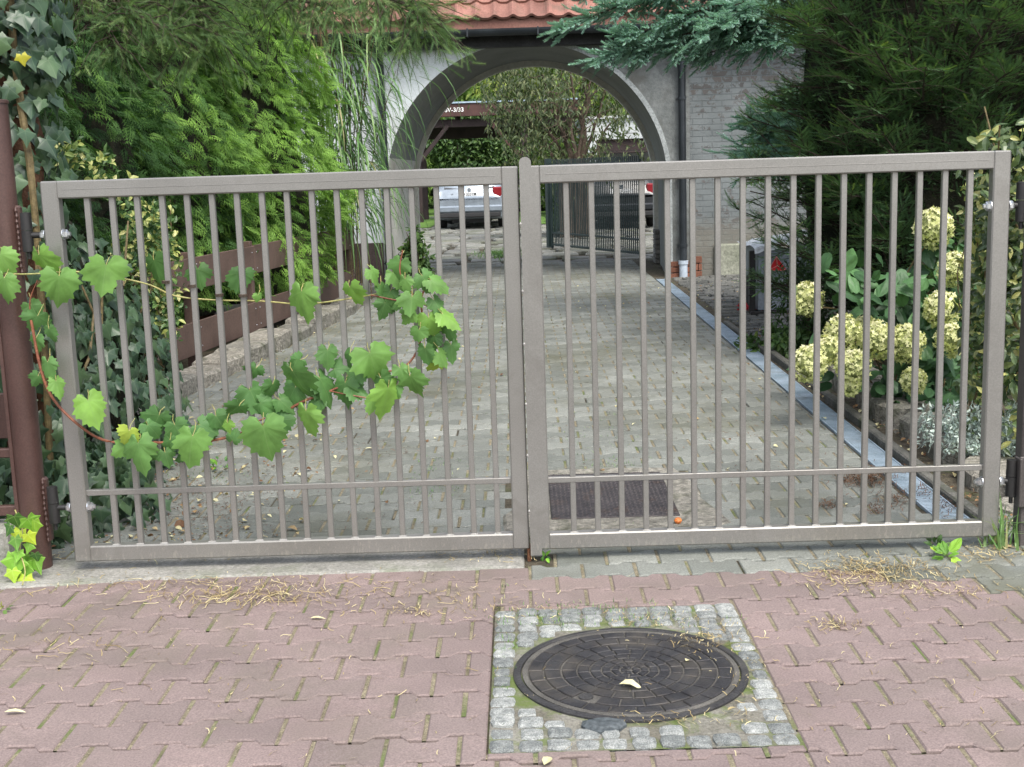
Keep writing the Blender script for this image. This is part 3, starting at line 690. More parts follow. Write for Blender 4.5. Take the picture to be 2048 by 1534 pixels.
for s in (0.9, 2.4, 3.85, 5.6, 7.25):
    mb = MB(); mb.cbox((s-0.035, 0.013, -0.05), (s+0.035, 0.083, 0.93), 0.004, MF); mb.build('post', M_board, bf)
    mb = MB()
    for dz in (0.68, 0.83, 0.17, 0.32):
        for ds in (-0.06, 0.06):
            p = MF @ Vector((s+ds, -0.014, dz)); mb.lathe(tuple(p), [(0.0001, -0.006), (0.006, 0), (0.0001, 0.006)], 6)
    mb.build('screw_heads', M_bolt, bf)
pp = P(686, 470, 16.4); mb = MB(); bp = thing('ball_top_post', 'thin black ball topped post standing by the white wall corner', 'post', (pp[0], 16.4, 0))
mb.tube([(pp[0], 16.4, -0.05), (pp[0], 16.4, 1.0)], 0.022, 10); mb.build('shaft', M_hinge, bp)
mb = MB(); mb.lathe((pp[0], 16.4, 1.03), [(0.0001, -0.035), (0.025, -0.025), (0.035, 0), (0.025, 0.025), (0.0001, 0.035)], 14); smooth_by_angle(mb.build('ball', M_hinge, bp))

# ------------------------------------------------------------------ gatehouse with arched passage
WY, WR = 16.9, 20.2
aL = P(775, 400, WY)[0]; aR = P(1335, 360, WY)[0]; aT = P(1050, 84, WY)[2]
ACX, ARD = (aL+aR)/2, (aR-aL)/2; ASP = aT-ARD
gh = thing('gatehouse', 'white plastered gatehouse with a round arched passage under red roof tiles', 'building', (ACX, WY, 0))
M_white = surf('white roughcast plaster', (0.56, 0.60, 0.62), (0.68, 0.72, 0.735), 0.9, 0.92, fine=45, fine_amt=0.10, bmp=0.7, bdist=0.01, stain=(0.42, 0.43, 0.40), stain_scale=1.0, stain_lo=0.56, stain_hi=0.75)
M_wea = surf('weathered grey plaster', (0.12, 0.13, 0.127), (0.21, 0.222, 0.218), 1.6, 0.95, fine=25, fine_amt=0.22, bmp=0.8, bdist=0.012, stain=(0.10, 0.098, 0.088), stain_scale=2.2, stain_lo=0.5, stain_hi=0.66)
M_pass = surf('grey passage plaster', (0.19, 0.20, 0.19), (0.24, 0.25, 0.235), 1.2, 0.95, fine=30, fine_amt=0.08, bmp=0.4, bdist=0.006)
M_jamb = surf('lit jamb and pale rim plaster', (0.48, 0.47, 0.43), (0.60, 0.59, 0.54), 1.2, 0.95, fine=30, fine_amt=0.12, bmp=0.5, bdist=0.006, stain=(0.36, 0.33, 0.27), stain_scale=2, stain_lo=0.52, stain_hi=0.7)
def wall_ring(mb, y, cx, r, sp, x0, x1, ztop, flip=False, z0=-0.05):
    """a wall face at depth y with an arched opening, from x0 to x1"""
    N = 40; arc = [(cx+r*math.cos(PI*k/N), sp+r*math.sin(PI*k/N)) for k in range(N+1)]
    out = []
    for x, z in arc:
        if z-sp < 1e-6: out.append((x1 if x > cx else x0, sp)); continue
        dx, dz = x-cx, z-sp; t = min(((x1-cx)/dx if dx > 1e-6 else 1e9), ((x0-cx)/dx if dx < -1e-6 else 1e9), (ztop-sp)/dz); out.append((cx+dx*t, sp+dz*t))
    vs = [(x, y, z) for x, z in arc]+[(x, y, z) for x, z in out]; fs = [((k, N+1+k, N+2+k, k+1) if not flip else (k, k+1, N+2+k, N+1+k)) for k in range(N)]
    mb.add(vs, fs)
    # corner fills
    cs_ = [(x1, ztop), (x0, ztop)]
    for cxx, czz in cs_:
        for k in range(N):
            a, b = out[k], out[k+1]
            if (abs(a[0]-cxx) < 1e-6 and abs(b[1]-czz) < 1e-6 and abs(a[1]-czz) > 1e-6) or (abs(b[0]-cxx) < 1e-6 and abs(a[1]-czz) < 1e-6 and abs(b[1]-czz) > 1e-6):
                mb.add([(a[0], y, a[1]), (cxx, y, czz), (b[0], y, b[1])], [(0, 1, 2)])
    mb.add([(cx+r, y, z0), (x1, y, z0), (x1, y, sp), (cx+r, y, sp)], [(0, 1, 2, 3)]); mb.add([(x0, y, z0), (cx-r, y, z0), (cx-r, y, sp), (x0, y, sp)], [(0, 1, 2, 3)])
EZ = P(1050, 62, WY-0.35)[2]      # eaves level
XL = P(560, 400, WY)[0]-1.0; XS = ACX+ARD+0.02
# left white half and right weathered half share the arch: two walls butt at the crown
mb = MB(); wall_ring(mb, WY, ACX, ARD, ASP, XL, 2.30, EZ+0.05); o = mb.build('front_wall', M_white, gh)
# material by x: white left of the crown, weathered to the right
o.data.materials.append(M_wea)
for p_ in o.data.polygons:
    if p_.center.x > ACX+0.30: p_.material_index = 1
# passage vault, with shrinking radius towards the rear rim
rR = (P(1305, 345, WR)[0]-P(836, 345, WR)[0])/2; rC = (P(1305, 345, WR)[0]+P(836, 345, WR)[0])/2; rT = P(1070, 134, WR)[2]; rSP = rT-rR
def arch_strip(mb, y0, c0, r0, s0, y1, c1, r1, s1, down=True):
    N = 40; a = [(c0+r0, -0.05)]+[(c0+r0*math.cos(PI*k/N), s0+r0*math.sin(PI*k/N)) for k in range(N+1)]+[(c0-r0, -0.05)]
    b = [(c1+r1, -0.05)]+[(c1+r1*math.cos(PI*k/N), s1+r1*math.sin(PI*k/N)) for k in range(N+1)]+[(c1-r1, -0.05)]
    n = len(a); mb.add([(x, y0, z) for x, z in a]+[(x, y1, z) for x, z in b], [(k, k+1, n+k+1, n+k) for k in range(n-1)])
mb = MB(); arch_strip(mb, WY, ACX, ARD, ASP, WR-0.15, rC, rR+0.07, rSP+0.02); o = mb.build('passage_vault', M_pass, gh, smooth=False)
o.data.materials.append(M_jamb)  # left jamb gets a paler copy: light falling on it put into the colour
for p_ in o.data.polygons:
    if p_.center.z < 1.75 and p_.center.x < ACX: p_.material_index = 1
mb = MB(); arch_strip(mb, WR-0.15, rC, rR, rSP, WR, rC, rR, rSP); wall_ring(mb, WR-0.15, rC, rR, rSP, rC-rR-0.16, rC+rR+0.16, rSP+rR+0.16)
mb.build('rear_arch_rim', M_jamb, gh)
mb = MB(); wall_ring(mb, WR, rC, rR+0.0, rSP, XL, 7.5, EZ+0.05); mb.build('rear_wall', M_white, gh)
# raised plain band round the front arch, right side brighter edge
mb = MB(); N = 44
for k in range(N+3):
    pass
def arc_pts(cx, r, sp, N=44): return [(cx+r, -0.05)]+[(cx+r*math.cos(PI*k/N), sp+r*math.sin(PI*k/N)) for k in range(N//2-2)]
a = arc_pts(ACX, ARD, ASP); b = arc_pts(ACX, ARD+0.06, ASP); n = len(a)
vs = [(x, WY-0.018, z) for x, z in a]+[(x, WY-0.018, z) for x, z in b]+[(x, WY+0.001, z) for x, z in a]+[(x, WY+0.001, z) for x, z in b]
mb.add(vs, [(k, n+k, n+k+1, k+1) for k in range(n-1)]+[(n+k, 3*n+k, 3*n+k+1, n+k+1) for k in range(n-1)]+[(k, k+1, 2*n+k+1, 2*n+k) for k in range(n-1)])
mb.build('arch_band', surf('grey arch band', (0.25, 0.27, 0.27), (0.34, 0.36, 0.36), 3, 0.9, fine=40, bmp=0.4), gh)
# right: whitewashed brick wall beyond the downpipe
m, nt, bs = new_mat('whitewashed brick'); M_wb = m
tc = nt.nodes.new('ShaderNodeTexCoord'); mp = nt.nodes.new('ShaderNodeMapping'); mp.inputs['Rotation'].default_value = (PI/2, 0, 0); nt.links.new(tc.outputs['Object'], mp.inputs[0])
br = nt.nodes.new('ShaderNodeTexBrick'); nt.links.new(mp.outputs[0], br.inputs['Vector']); br.inputs['Scale'].default_value = 1.0
for k_, v_ in (('Brick Width', 0.26), ('Row Height', 0.077), ('Mortar Size', 0.007), ('Mortar Smooth', 0.3)): br.inputs[k_].default_value = v_
br.inputs['Color1'].default_value = (0.105, 0.088, 0.078, 1); br.inputs['Color2'].default_value = (0.07, 0.064, 0.06, 1); br.inputs['Mortar'].default_value = (0.34, 0.33, 0.31, 1)
wn = noise(nt, 7.5, 6, 0.72, dist=0.3); sp = nt.nodes.new('ShaderNodeSeparateXYZ'); nt.links.new(tc.outputs['Object'], sp.inputs[0])
band = mrange(nt, sp.outputs[2], 2.0, 2.75, 0.0, 0.10)
low = mrange(nt, sp.outputs[2], 0.9, 0.55, 0.0, 0.13)
ad = nt.nodes.new('ShaderNodeMath'); ad.operation = 'ADD'; nt.links.new(wn.outputs[0], ad.inputs[0]); nt.links.new(band, ad.inputs[1])
ad2 = nt.nodes.new('ShaderNodeMath'); ad2.operation = 'ADD'; nt.links.new(ad.outputs[0], ad2.inputs[0]); nt.links.new(low, ad2.inputs[1])
w1 = noise(nt, 2.0, 4); wcol = ramp(nt, [(0.3, (0.120, 0.135, 0.137)), (0.7, (0.185, 0.203, 0.206))]); nt.links.new(w1.outputs[0], wcol.inputs[0])
fade = noise(nt, 2.6, 3); wc2 = mix(nt, wcol.outputs[0], (0.62, 0.63, 0.63), mrange(nt, br.outputs['Fac'], 0.2, 1.0, 0.0, 0.5), 'MULTIPLY')
bare = mrange(nt, ad2.outputs[0], 0.565, 0.60, 0, 0.8)
notm = mrange(nt, br.outputs['Fac'], 0.0, 1.0, 1.0, 0.0); mm = nt.nodes.new('ShaderNodeMath'); mm.operation = 'MULTIPLY'; nt.links.new(bare, mm.inputs[0]); nt.links.new(notm, mm.inputs[1])
c_ = mix(nt, wc2, br.outputs['Color'], mm.outputs[0]); mm.use_clamp = True
sn = noise(nt, 3.0, 5); c_ = mix(nt, c_, (0.17, 0.165, 0.14), mrange(nt, low, 0.03, 0.13, 0, 0.75))
nt.links.new(c_, bs.inputs['Base Color']); bs.inputs['Roughness'].default_value = 0.95
b1 = bump(nt, bs, mrange(nt, br.outputs['Fac'], 0, 1, 1, 0), 0.7, 0.012); fn = noise(nt, 30, 4); bump(nt, bs, fn.outputs[0], 0.6, 0.01, b1)
mb = MB(); mb.box((2.30, WY+0.03, -0.05), (7.5, WY+0.33, EZ+0.05)); mb.build('whitewashed_brick_wall', M_wb, gh)
# low concrete apron and stone footing on the right wall
mb = MB(); mb.cbox((2.62, WY-0.04, -0.05), (3.45, WY+0.06, 0.42), 0.02); mb.build('concrete_footing', surf('mossy footing', (0.20, 0.21, 0.16), (0.28, 0.285, 0.23), 4, 0.95, fine=30, bmp=0.8, bdist=0.01), gh)
M_brick = surf('red brick', (0.15, 0.065, 0.042), (0.23, 0.10, 0.065), 9, 0.9, fine=50, bmp=0.6, tint=[(0, (0.7, 0.7, 0.7)), (1, (1.15, 1.15, 1.15))])
def bricks(name, x0, x1, y0, y1, z0, z1, mat, rows, cols):
    mb = MB()
    for r in range(rows):
        for c in range(cols+(r % 2)):
            a = x0+(x1-x0)*(c-(0.5 if r % 2 else 0))/cols; b = a+(x1-x0)/cols; a = max(a, x0); b = min(b, x1)
            if b-a < 0.02: continue
            z = z0+(z1-z0)*r/rows; mb.cbox((a+0.004, y0+rnd.uniform(0, 0.012), z+0.005), (b-0.004, y1, z+(z1-z0)/rows-0.006), 0.005, t=rnd.random())
    mb.build(name, mat, gh)
bricks('exposed_brick_foot', P(1340, 540, WY)[0], P(1385, 540, WY)[0], WY-0.05, WY+0.02, -0.03, 0.21, M_brick, 3, 1)
bricks('exposed_brick_foot', P(1388, 540, WY)[0], P(1404, 540, WY)[0], WY-0.04, WY+0.02, -0.03, 0.27, M_brick, 3, 1)
bricks('pier_brick_base', rC+rR-0.04, rC+rR+0.20, WR-0.62, WR-0.30, -0.03, 0.50, surf('grey brick', (0.12, 0.115, 0.105), (0.2, 0.19, 0.175), 9, 0.9, fine=50, bmp=0.6, tint=[(0, (0.7, 0.7, 0.7)), (1, (1.15, 1.15, 1.15))]), 7, 1)
# brown plinth at the left wall
M_pl = surf('brown plinth', (0.042, 0.030, 0.028), (0.065, 0.048, 0.045), 3, 0.8, fine=50, bmp=0.4)
zp = P(740, 486, WY)[2]; mb = MB(); mb.cbox((XL, WY-0.035, -0.05), (ACX-ARD-0.085, WY+0.02, zp), 0.006); mb.build('plinth', M_pl, gh)
# timber under the eaves, fascia, gutter, roof
M_fas = surf('dark eaves timber', (0.022, 0.022, 0.024), (0.04, 0.04, 0.042), 4, 0.7, fine=40)
M_gut = surf('black gutter', (0.018, 0.022, 0.026), (0.032, 0.038, 0.044), 3, 0.35, 0.0, fine=60, fine_amt=0.2, bmp=0.1)
mb = MB(); mb.box((XL-0.3, WY-0.30, EZ-0.02), (7.6, WY-0.005, EZ+0.045)); mb.box((XL-0.3, WY-0.16, EZ-0.17), (7.6, WY-0.005, EZ-0.022)); mb.build('eaves_board', M_fas, gh)
mb = MB(); gyy = WY-0.40; gz = EZ+0.03; N = 10; vs = []; fs = []
pr = [(gyy+0.085*math.cos(PI+PI*k/N), gz+0.085*math.sin(PI+PI*k/N)) for k in range(N+1)]+[(gyy+0.075*math.cos(2*PI-PI*k/N), gz+0.075*math.sin(2*PI-PI*k/N)) for k in range(N+1)]
n = len(pr); mb.add([(XL-0.3, y, z) for y, z in pr]+[(7.6, y, z) for y, z in pr], [(k, (k+1) % n, n+(k+1) % n, n+k) for k in range(n)])
for x in np.arange(XL, 7.4, 0.9): mb.box((x, gyy-0.089, gz-0.09), (x+0.02, gyy+0.09, gz+0.012))
mb.build('gutter', M_gut, gh)
M_tile = surf('red roof tile', (0.20, 0.095, 0.075), (0.29, 0.145, 0.115), 2.5, 0.75, fine=40, fine_amt=0.2, bmp=0.4, tint=[(0, (0.72, 0.72, 0.72)), (1, (1.15, 1.12, 1.1))], stain=(0.12, 0.095, 0.07), stain_scale=3, stain_lo=0.48, stain_hi=0.72)
rf = MB(); SL = math.radians(42); dyr, dzr = math.cos(SL), math.sin(SL); r0y, r0z = WY-0.42, EZ+0.155
def prof(u):   # pantile wave
    u = u % 1.0; return 0.045*(0.5+0.5*math.cos(2*PI*u))**2.2
for row in range(9):
    t0, t1 = row*0.33-0.02, row*0.33+0.37
    x = XL-0.3
    while x < 7.6:
        wd = 0.235; vs = []; K = 10; tv = rnd.random(); lift = 0.014
        for (t, l) in ((t0, 0.0), (t0, lift+0.022), (t1, 0.0)):
            for k in range(K+1):
                h = prof(k/K-0.15)+l; vs.append((x+wd*k/K, r0y+t*dyr-h*dzr, r0z+t*dzr+h*dyr))
        rf.add(vs, [(k, k+1, K+1+k+1, K+1+k) for k in range(K)]+[(K+1+k, K+2+k, 2*K+3+k, 2*K+2+k) for k in range(K)], tv)
        x += wd
rf.build('roof_tiles', M_tile, gh, smooth=False)
mb = MB(); mb.box((XL-0.3, r0y+0.02, r0z-0.15), (7.6, r0y+0.05, r0z+0.01)); mb.build('red_fascia', M_tile, gh)
mb = MB(); mb.add([(XL-0.3, r0y+0.06, r0z-0.03), (7.6, r0y+0.06, r0z-0.03), (7.6, r0y+2.4, r0z+2.1), (XL-0.3, r0y+2.4, r0z+2.1)], [(0, 1, 2, 3)]); mb.build('roof_deck', M_fas, gh)
mb = MB(); mb.box((XL, WY+0.3, EZ+0.03), (7.5, WR-0.02, EZ+0.06)); mb.build('attic_floor', M_fas, gh)
# downpipes
def pipe(pxt, pyt, pyb, boot, nm):
    x = P(pxt, 300, WY-0.1)[0]; zt = P(pxt, pyt, WY-0.1)[2]; zb = P(pxt, pyb, WY-0.1)[2]
    r = thing if False else None
    mb = MB(); mb.tube([(x, gyy, gz-0.06), (x, gyy+0.02, gz-0.15), (x, WY-0.09, gz-0.38), (x, WY-0.09, zb)], 0.05, 18); o = mb.build('downpipe', M_gut, gh); smooth_by_angle(o)
    mb = MB()
    for z in (2.35, 1.35, zb+0.22): mb.lathe((x, WY-0.09, z), [(0.05, -0.02), (0.058, -0.02), (0.058, 0.02), (0.05, 0.02)], 18); mb.box((x-0.07, WY-0.10, z-0.012), (x-0.05, WY-0.0, z+0.012))
    mb.build('pipe_clamp', M_gut, gh)
    if boot:
        mb = MB(); mb.lathe((x, WY-0.09, 0), [(0.056, -0.05), (0.056, zb-0.04), (0.066, zb-0.03), (0.066, zb+0.02), (0.052, zb+0.02)], 18); smooth_by_angle(mb.build('pipe_boot', plain('pale blue plastic', (0.42, 0.48, 0.55), 0.5), gh))
pipe(1365, 120, 524, True, 'r'); pipe(768, 200, 560, False, 'l')

# ------------------------------------------------------------------ beyond the arch
def text_mesh(name, txt, size, mat, parent, loc, rot=(PI/2, 0, 0), depth=0.002, sx=1.0):
    cu = bpy.data.curves.new(name, 'FONT'); cu.body = txt; cu.size = size; cu.extrude = depth; cu.align_x = 'CENTER'; cu.align_y = 'CENTER'; cu.offset = size*0.012
    to = bpy.data.objects.new(name, cu); C.objects.link(to)
    dg = bpy.context.evaluated_depsgraph_get(); me = bpy.data.meshes.new_from_object(to.evaluated_get(dg))
    bpy.data.objects.remove(to); me.materials.clear(); me.materials.append(mat)
    o = bpy.data.objects.new(name, me); C.objects.link(o); o.location = loc; o.rotation_euler = rot; o.scale = (sx, 1, 1)
    if parent is not None: adopt(o, parent)
    return o
M_wood = surf('red brown carport timber', (0.050, 0.024, 0.021), (0.080, 0.038, 0.032), 3, 0.6, fine=50, fine_amt=0.2, bmp=0.3)
M_wood_d = surf('dark carport timber', (0.022, 0.014, 0.014), (0.04, 0.026, 0.025), 3, 0.7, fine=50, fine_amt=0.2, bmp=0.3)
M_lett = plain('white lettering', (0.8, 0.8, 0.78), 0.5)
CY_ = 37.5
cp = thing('carport', 'dark brown timber carport with white lettering on its beam seen through the arch', 'carport', (-1.2, CY_, 0))
xl, xr = P(838, 400, CY_)[0], P(1052, 400, CY_)[0]; zt, zb = P(950, 204, CY_)[2], P(950, 232, CY_)[2]
mb = MB(); mb.cbox((xl-1.2, CY_-0.06, zb), (xr+1.6, CY_+0.06, zt-0.03), 0.01); mb.build('front_beam', M_wood, cp)
mb = MB(); mb.cbox((xl-1.2, CY_-0.10, zt-0.028), (xr+1.6, CY_+0.1, zt+0.02), 0.004); mb.build('roof_flashing', M_zinc, cp)
for k in range(9):
    x = xl-1.1+k*0.75; mb = MB(); mb.cbox((x, CY_+0.07, zb-0.06), (x+0.07, CY_+2.6, zb+0.10), 0.005); mb.build('rafter', M_wood_d, cp)
mb = MB(); mb.box((xl-1.2, CY_+0.07, zb+0.11), (xr+1.6, CY_+2.75, zb+0.15)); mb.build('roof_deck', M_wood_d, cp)
mb = MB(); mb.cbox((xl-1.2, CY_+2.4, P(930, 277, CY_+2.4)[2]), (xr+1.6, CY_+2.52, zb-0.07), 0.01); mb.build('rear_beam', M_wood_d, cp)
mb = MB(); mb.cbox((xl-1.0, CY_+0.25, zb-0.30), (xr+1.5, CY_+0.37, zb-0.065), 0.01); mb.build('header_beam', M_wood_d, cp)
for x, yy in ((xl, CY_+0.1), (xr, CY_+0.1), (xl, CY_+2.3), (xr, CY_+2.3)):
    mb = MB(); mb.cbox((x-0.10, yy, -0.04), (x+0.10, yy+0.18, zb-0.31 if yy < 38 else zb-0.4), 0.01); mb.build('post', M_wood_d, cp)
    s = 1 if x == xl else -1
    if yy < 38:
        mb = MB(); Mx = Matrix.Translation((x+s*0.09, yy+0.09, zb-1.25)) @ Matrix.Rotation(s*math.radians(40), 4, 'Y'); mb.cbox((-0.06, -0.06, 0), (0.06, 0.06, 1.32), 0.01, Mx); mb.build('brace', M_wood if s < 0 else M_wood_d, cp)
lt = P(908, 206, CY_-0.07)
text_mesh('lettering', 'SV-3/33', 0.17, M_lett, cp, (lt[0], CY_-0.065, (zt+zb)/2-0.01), sx=1.05)

M_tyre = plain('tyre rubber', (0.015, 0.015, 0.016), 0.8); M_glass = plain('dark car glass', (0.02, 0.025, 0.028), 0.08, 0.0, 0.8)
M_tail = plain('red tail lamp', (0.20, 0.010, 0.014), 0.15, 0.0, 0.7); M_black = plain('black plastic', (0.02, 0.02, 0.021), 0.6)
M_plate_w = plain('number plate white', (0.75, 0.76, 0.76), 0.4); M_rim = plain('alloy rim', (0.35, 0.36, 0.37), 0.35, 0.8); M_chrome = plain('chrome trim', (0.6, 0.62, 0.64), 0.2, 0.9)
def make_car(paint, plate, label, loc, rz=0.0, name='parked_car'):
    """an estate car seen from behind: +y is forward, rear bumper at y=0"""
    r = thing(name, label, 'car', (0, 0, 0), 'cars parked behind the gatehouse')
    body = MB(); N = 0
    # stations: y, list of (halfwidth, z) from sill up to roof centre
    def station(y, wide, sill, belt, roof, tumble, beltw=None):
        bw = wide-0.03; rw = wide-tumble
        return [(wide-0.06, sill), (wide, sill+0.12), (wide+0.01, (sill+belt)/2), (wide, belt-0.10), (bw, belt), ((bw+rw)/2+0.02, (belt+roof)/2), (rw, roof-0.06), (rw-0.14, roof), (0, roof+0.02)]
    S = [(0.00, 0.80, 0.36, 0.78, 0.80, 0.05), (0.02, 0.86, 0.30, 0.80, 0.84, 0.06), (0.10, 0.895, 0.26, 0.96, 1.00, 0.10), (0.16, 0.90, 0.25, 0.98, 1.10, 0.14), (0.45, 0.905, 0.22, 0.98, 1.44, 0.26), (0.62, 0.905, 0.21, 0.97, 1.475, 0.27), (1.6, 0.91, 0.20, 0.95, 1.50, 0.27), (2.6, 0.91, 0.20, 0.93, 1.47, 0.28),
         (3.3, 0.905, 0.20, 0.92, 1.12, 0.18), (3.55, 0.90, 0.20, 0.92, 0.98, 0.1), (4.3, 0.87, 0.22, 0.78, 0.80, 0.06), (4.6, 0.78, 0.28, 0.62, 0.64, 0.05)]
    rows = []
    for st_ in S:
        y = st_[0]; h = station(*st_); rows.append([(x, y, z) for x, z in h]+[(-x, y, z) for x, z in h[-2::-1]])
    n = len(rows[0]); vs = [p for q in rows for p in q]; fs = []
    for i in range(len(rows)-1):
        for k in range(n-1): fs.append((i*n+k, i*n+k+1, (i+1)*n+k+1, (i+1)*n+k))
        fs.append((i*n+n-1, i*n, (i+1)*n, (i+1)*n+n-1))
    fs.append(tuple(range(n))[::-1]); fs.append(tuple(range((len(rows)-1)*n, len(rows)*n)))
    body.add(vs, fs); smooth_by_angle(body.build('body', paint, r), 35)
    # tailgate glass, slanted between roof and belt
    g = MB(); g.add([(-0.66, 0.118, 1.03), (0.66, 0.118, 1.03), (0.55, 0.405, 1.40), (-0.55, 0.405, 1.40)], [(0, 1, 2, 3)]); g.add([(-0.66, 0.110, 1.03), (0.66, 0.110, 1.03), (0.55, 0.397, 1.40), (-0.55, 0.397, 1.40)], [(0, 1, 2, 3)]); g.build('rear_window', M_glass, r)
    for s in (-1, 1):
        g = MB(); g.add([(s*0.915, 0.75, 0.99), (s*0.915, 3.0, 0.96), (s*0.70, 2.55, 1.38), (s*0.70, 0.85, 1.40)], [(0, 1, 2, 3)]); g.build('side_window', M_glass, r)
        t = MB(); t.cbox((s*0.60, 0.035, 0.78), (s*0.895, 0.19, 1.06), 0.03); t.build('tail_light', M_tail, r)
        t = MB(); t.cbox((s*0.58, 0.0, 0.46), (s*0.82, 0.05, 0.50), 0.005); t.build('reflector', M_tail, r)
        rl = MB(); rl.tube([(s*0.62, 0.75, 1.50), (s*0.62, 0.9, 1.555), (s*0.62, 2.4, 1.555), (s*0.62, 2.55, 1.50)], 0.016, 8); rl.build('roof_rail', M_chrome, r)
        mr = MB(); mr.cbox((s*0.94, 2.75, 0.95), (s*1.06, 2.87, 1.09), 0.03); mr.build('wing_mirror', paint, r)
        for yy in (0.95, 3.65):
            M_ = Matrix.Translation((s*0.80, yy, 0.325)) @ Matrix.Rotation(PI/2, 4, 'Y')
            t = MB(); t.lathe((0, 0, 0), [(0.21, -0.11), (0.30, -0.11), (0.325, -0.08), (0.325, 0.08), (0.30, 0.11), (0.21, 0.11)], 28); t.v = [tuple(M_ @ Vector(p)) for p in t.v]
            wh = thing_child('wheel', r, (s*0.80, yy, 0.325)); smooth_by_angle(t.build('tyre', M_tyre, wh))
            t = MB(); t.lathe((0, 0, 0), [(0.208, -0.09), (0.208, 0.105*s if s > 0 else 0.09), (0.06, 0.06), (0.0001, 0.08)], 20); t.v = [tuple(M_ @ Vector(p)) for p in t.v]; t.build('rim', M_rim, wh)
    b = MB(); b.cbox((-0.80, -0.045, 0.30), (0.80, 0.03, 0.42), 0.02); b.build('bumper_valance', M_black, r)
    b = MB(); b.cbox((-0.86, -0.06, 0.43), (0.86, 0.05, 0.60), 0.035); b.build('bumper', paint, r)
    b = MB(); b.box((-0.5, 0.3, 0.16), (0.5, 3.9, 0.26)); b.build('underbody', M_black, r)
    pm_ = MB(); pm_.cbox((-0.26, 0.015, 0.83), (0.26, 0.10, 0.945), 0.004); p_ = pm_.build('number_plate', M_plate_w, r)
    if plate: text_mesh('plate_characters', plate, 0.115, M_black, p_, (0, 0.012, 0.887), depth=0.001, sx=0.85)
    tb = MB(); tb.lathe((0, 0, 0), [(0.001, 0.0), (0.045, 0.002), (0.05, 0.006)], 16); tb.v = [(x, 0.03-z, 1.0+y) for x, y, z in tb.v]; tb.build('badge', M_chrome, r)
    if plate:
        # six pointed emblem sticker on the left of the tailgate, as small rods
        e = MB()
        for k in range(3):
            a = PI*k/3; e.tube([(-0.45-0.055*math.cos(a), 0.04, 0.87-0.055*math.sin(a)), (-0.45+0.055*math.cos(a), 0.04, 0.87+0.055*math.sin(a))], 0.006, 5)
        e.tube([(-0.53, 0.04, 0.86), (-0.37, 0.04, 0.86)], 0.007, 5); e.build('emblem', M_black, r)
    r.location = loc; r.rotation_euler = (0, 0, rz); return r
def thing_child(name, parent, loc):
    o = bpy.data.objects.new(name, None); C.objects.link(o); o.parent = parent; o.location = loc; return o
M_silver = plain('silver car paint', (0.27, 0.31, 0.35), 0.22, 0.35, 0.6); M_darkp = plain('dark car paint', (0.025, 0.027, 0.03), 0.2, 0.2, 0.6); M_pale = plain('pale car paint', (0.62, 0.67, 0.70), 0.25, 0.2, 0.6)
c1 = G(943, 456); make_car(M_silver, 'D 3331M', 'silver estate car parked before the carport, seen from behind through the arch', (c1[0], 32.6, 0.01), -0.03)
c2 = P(1243, 400, 30.0); make_car(M_darkp, '', 'dark car with red tail lamp parked behind the bars of the inner gate', (c2[0], 30.0, 0.01), 0.0)
c3 = P(1078, 400, 44.0); make_car(M_pale, '', 'pale car far back, a sliver of it visible just right of the gate centre', (c3[0]+0.1, 44.0, 0.01), 0.02)

# white garage with dark opening
gg = thing('garage', 'pale flat roofed garage with dark open front behind the inner gate', 'garage', (4.2, 38, 0))
GGY = 38.0; gx0 = P(1172, 300, GGY)[0]; z1, z0 = P(1200, 238, GGY)[2], P(1230, 278, GGY)[2]
M_gar = surf('pale garage render', (0.36, 0.38, 0.38), (0.47, 0.49, 0.49), 1, 0.9, fine=20, stain=(0.40, 0.41, 0.38), stain_scale=1)
mb = MB(); mb.box((gx0, GGY, z0), (gx0+6, GGY+0.25, z1)); mb.box((gx0, GGY+0.002, -0.05), (gx0+0.32, GGY+0.25, z0-0.002)); mb.build('front_wall', M_gar, gg)
mb = MB(); mb.box((gx0, GGY+0.252, -0.05), (gx0+0.25, GGY+6, z1)); mb.box((gx0, GGY+5.8, -0.05), (gx0+6, GGY+6.05, z1-0.01)); mb.build('side_walls', M_gar, gg)
mb = MB(); mb.box((gx0-0.1, GGY-0.1, z1+0.002), (gx0+6, GGY+6.1, z1+0.08)); mb.build('roof', M_gar, gg)
mb = MB(); mb.box((gx0+0.33, GGY+0.1, z0-0.35), (gx0+6, GGY+0.16, z0-0.004)); mb.cbox((gx0+0.33, GGY+0.04, z0-0.42), (gx0+6, GGY+0.09, z0-0.37), 0.01); mb.build('door', M_wood_d, gg)

# inner gate standing open
ig = thing('inner_gate', 'dark green slatted steel gate standing open behind the arch at the right', 'gate', (1.9, 20.8, 0))
M_green = surf('dark green gate paint', (0.020, 0.035, 0.034), (0.032, 0.052, 0.050), 3, 0.5, 0.1, fine=40, fine_amt=0.2, bmp=0.1)
g0 = G(1283, 516); g1 = G(1104, 497); a = np.array(g0[:2]); b = np.array(g1[:2]); Lg = float(np.linalg.norm(b-a)); an = math.atan2(b[1]-a[1], b[0]-a[0])
MG = Matrix.Translation((a[0], a[1], 0)) @ Matrix.Rotation(an, 4, 'Z'); ZG0, ZG1 = 0.06, P(1280, 311, a[1])[2]
mb = MB()
for z in (ZG0, ZG0+0.22, ZG1-0.12): mb.cbox((0, -0.015, z), (Lg, 0.015, z+0.035), 0.003, MG)
mb.cbox((0, -0.02, ZG0-0.04), (0.05, 0.02, ZG1-0.05), 0.003, MG); mb.cbox((Lg-0.05, -0.02, ZG0-0.04), (Lg, 0.02, ZG1-0.05), 0.003, MG); mb.build('frame', M_green, ig)
k = 0; x = 0.10; nsl = 0
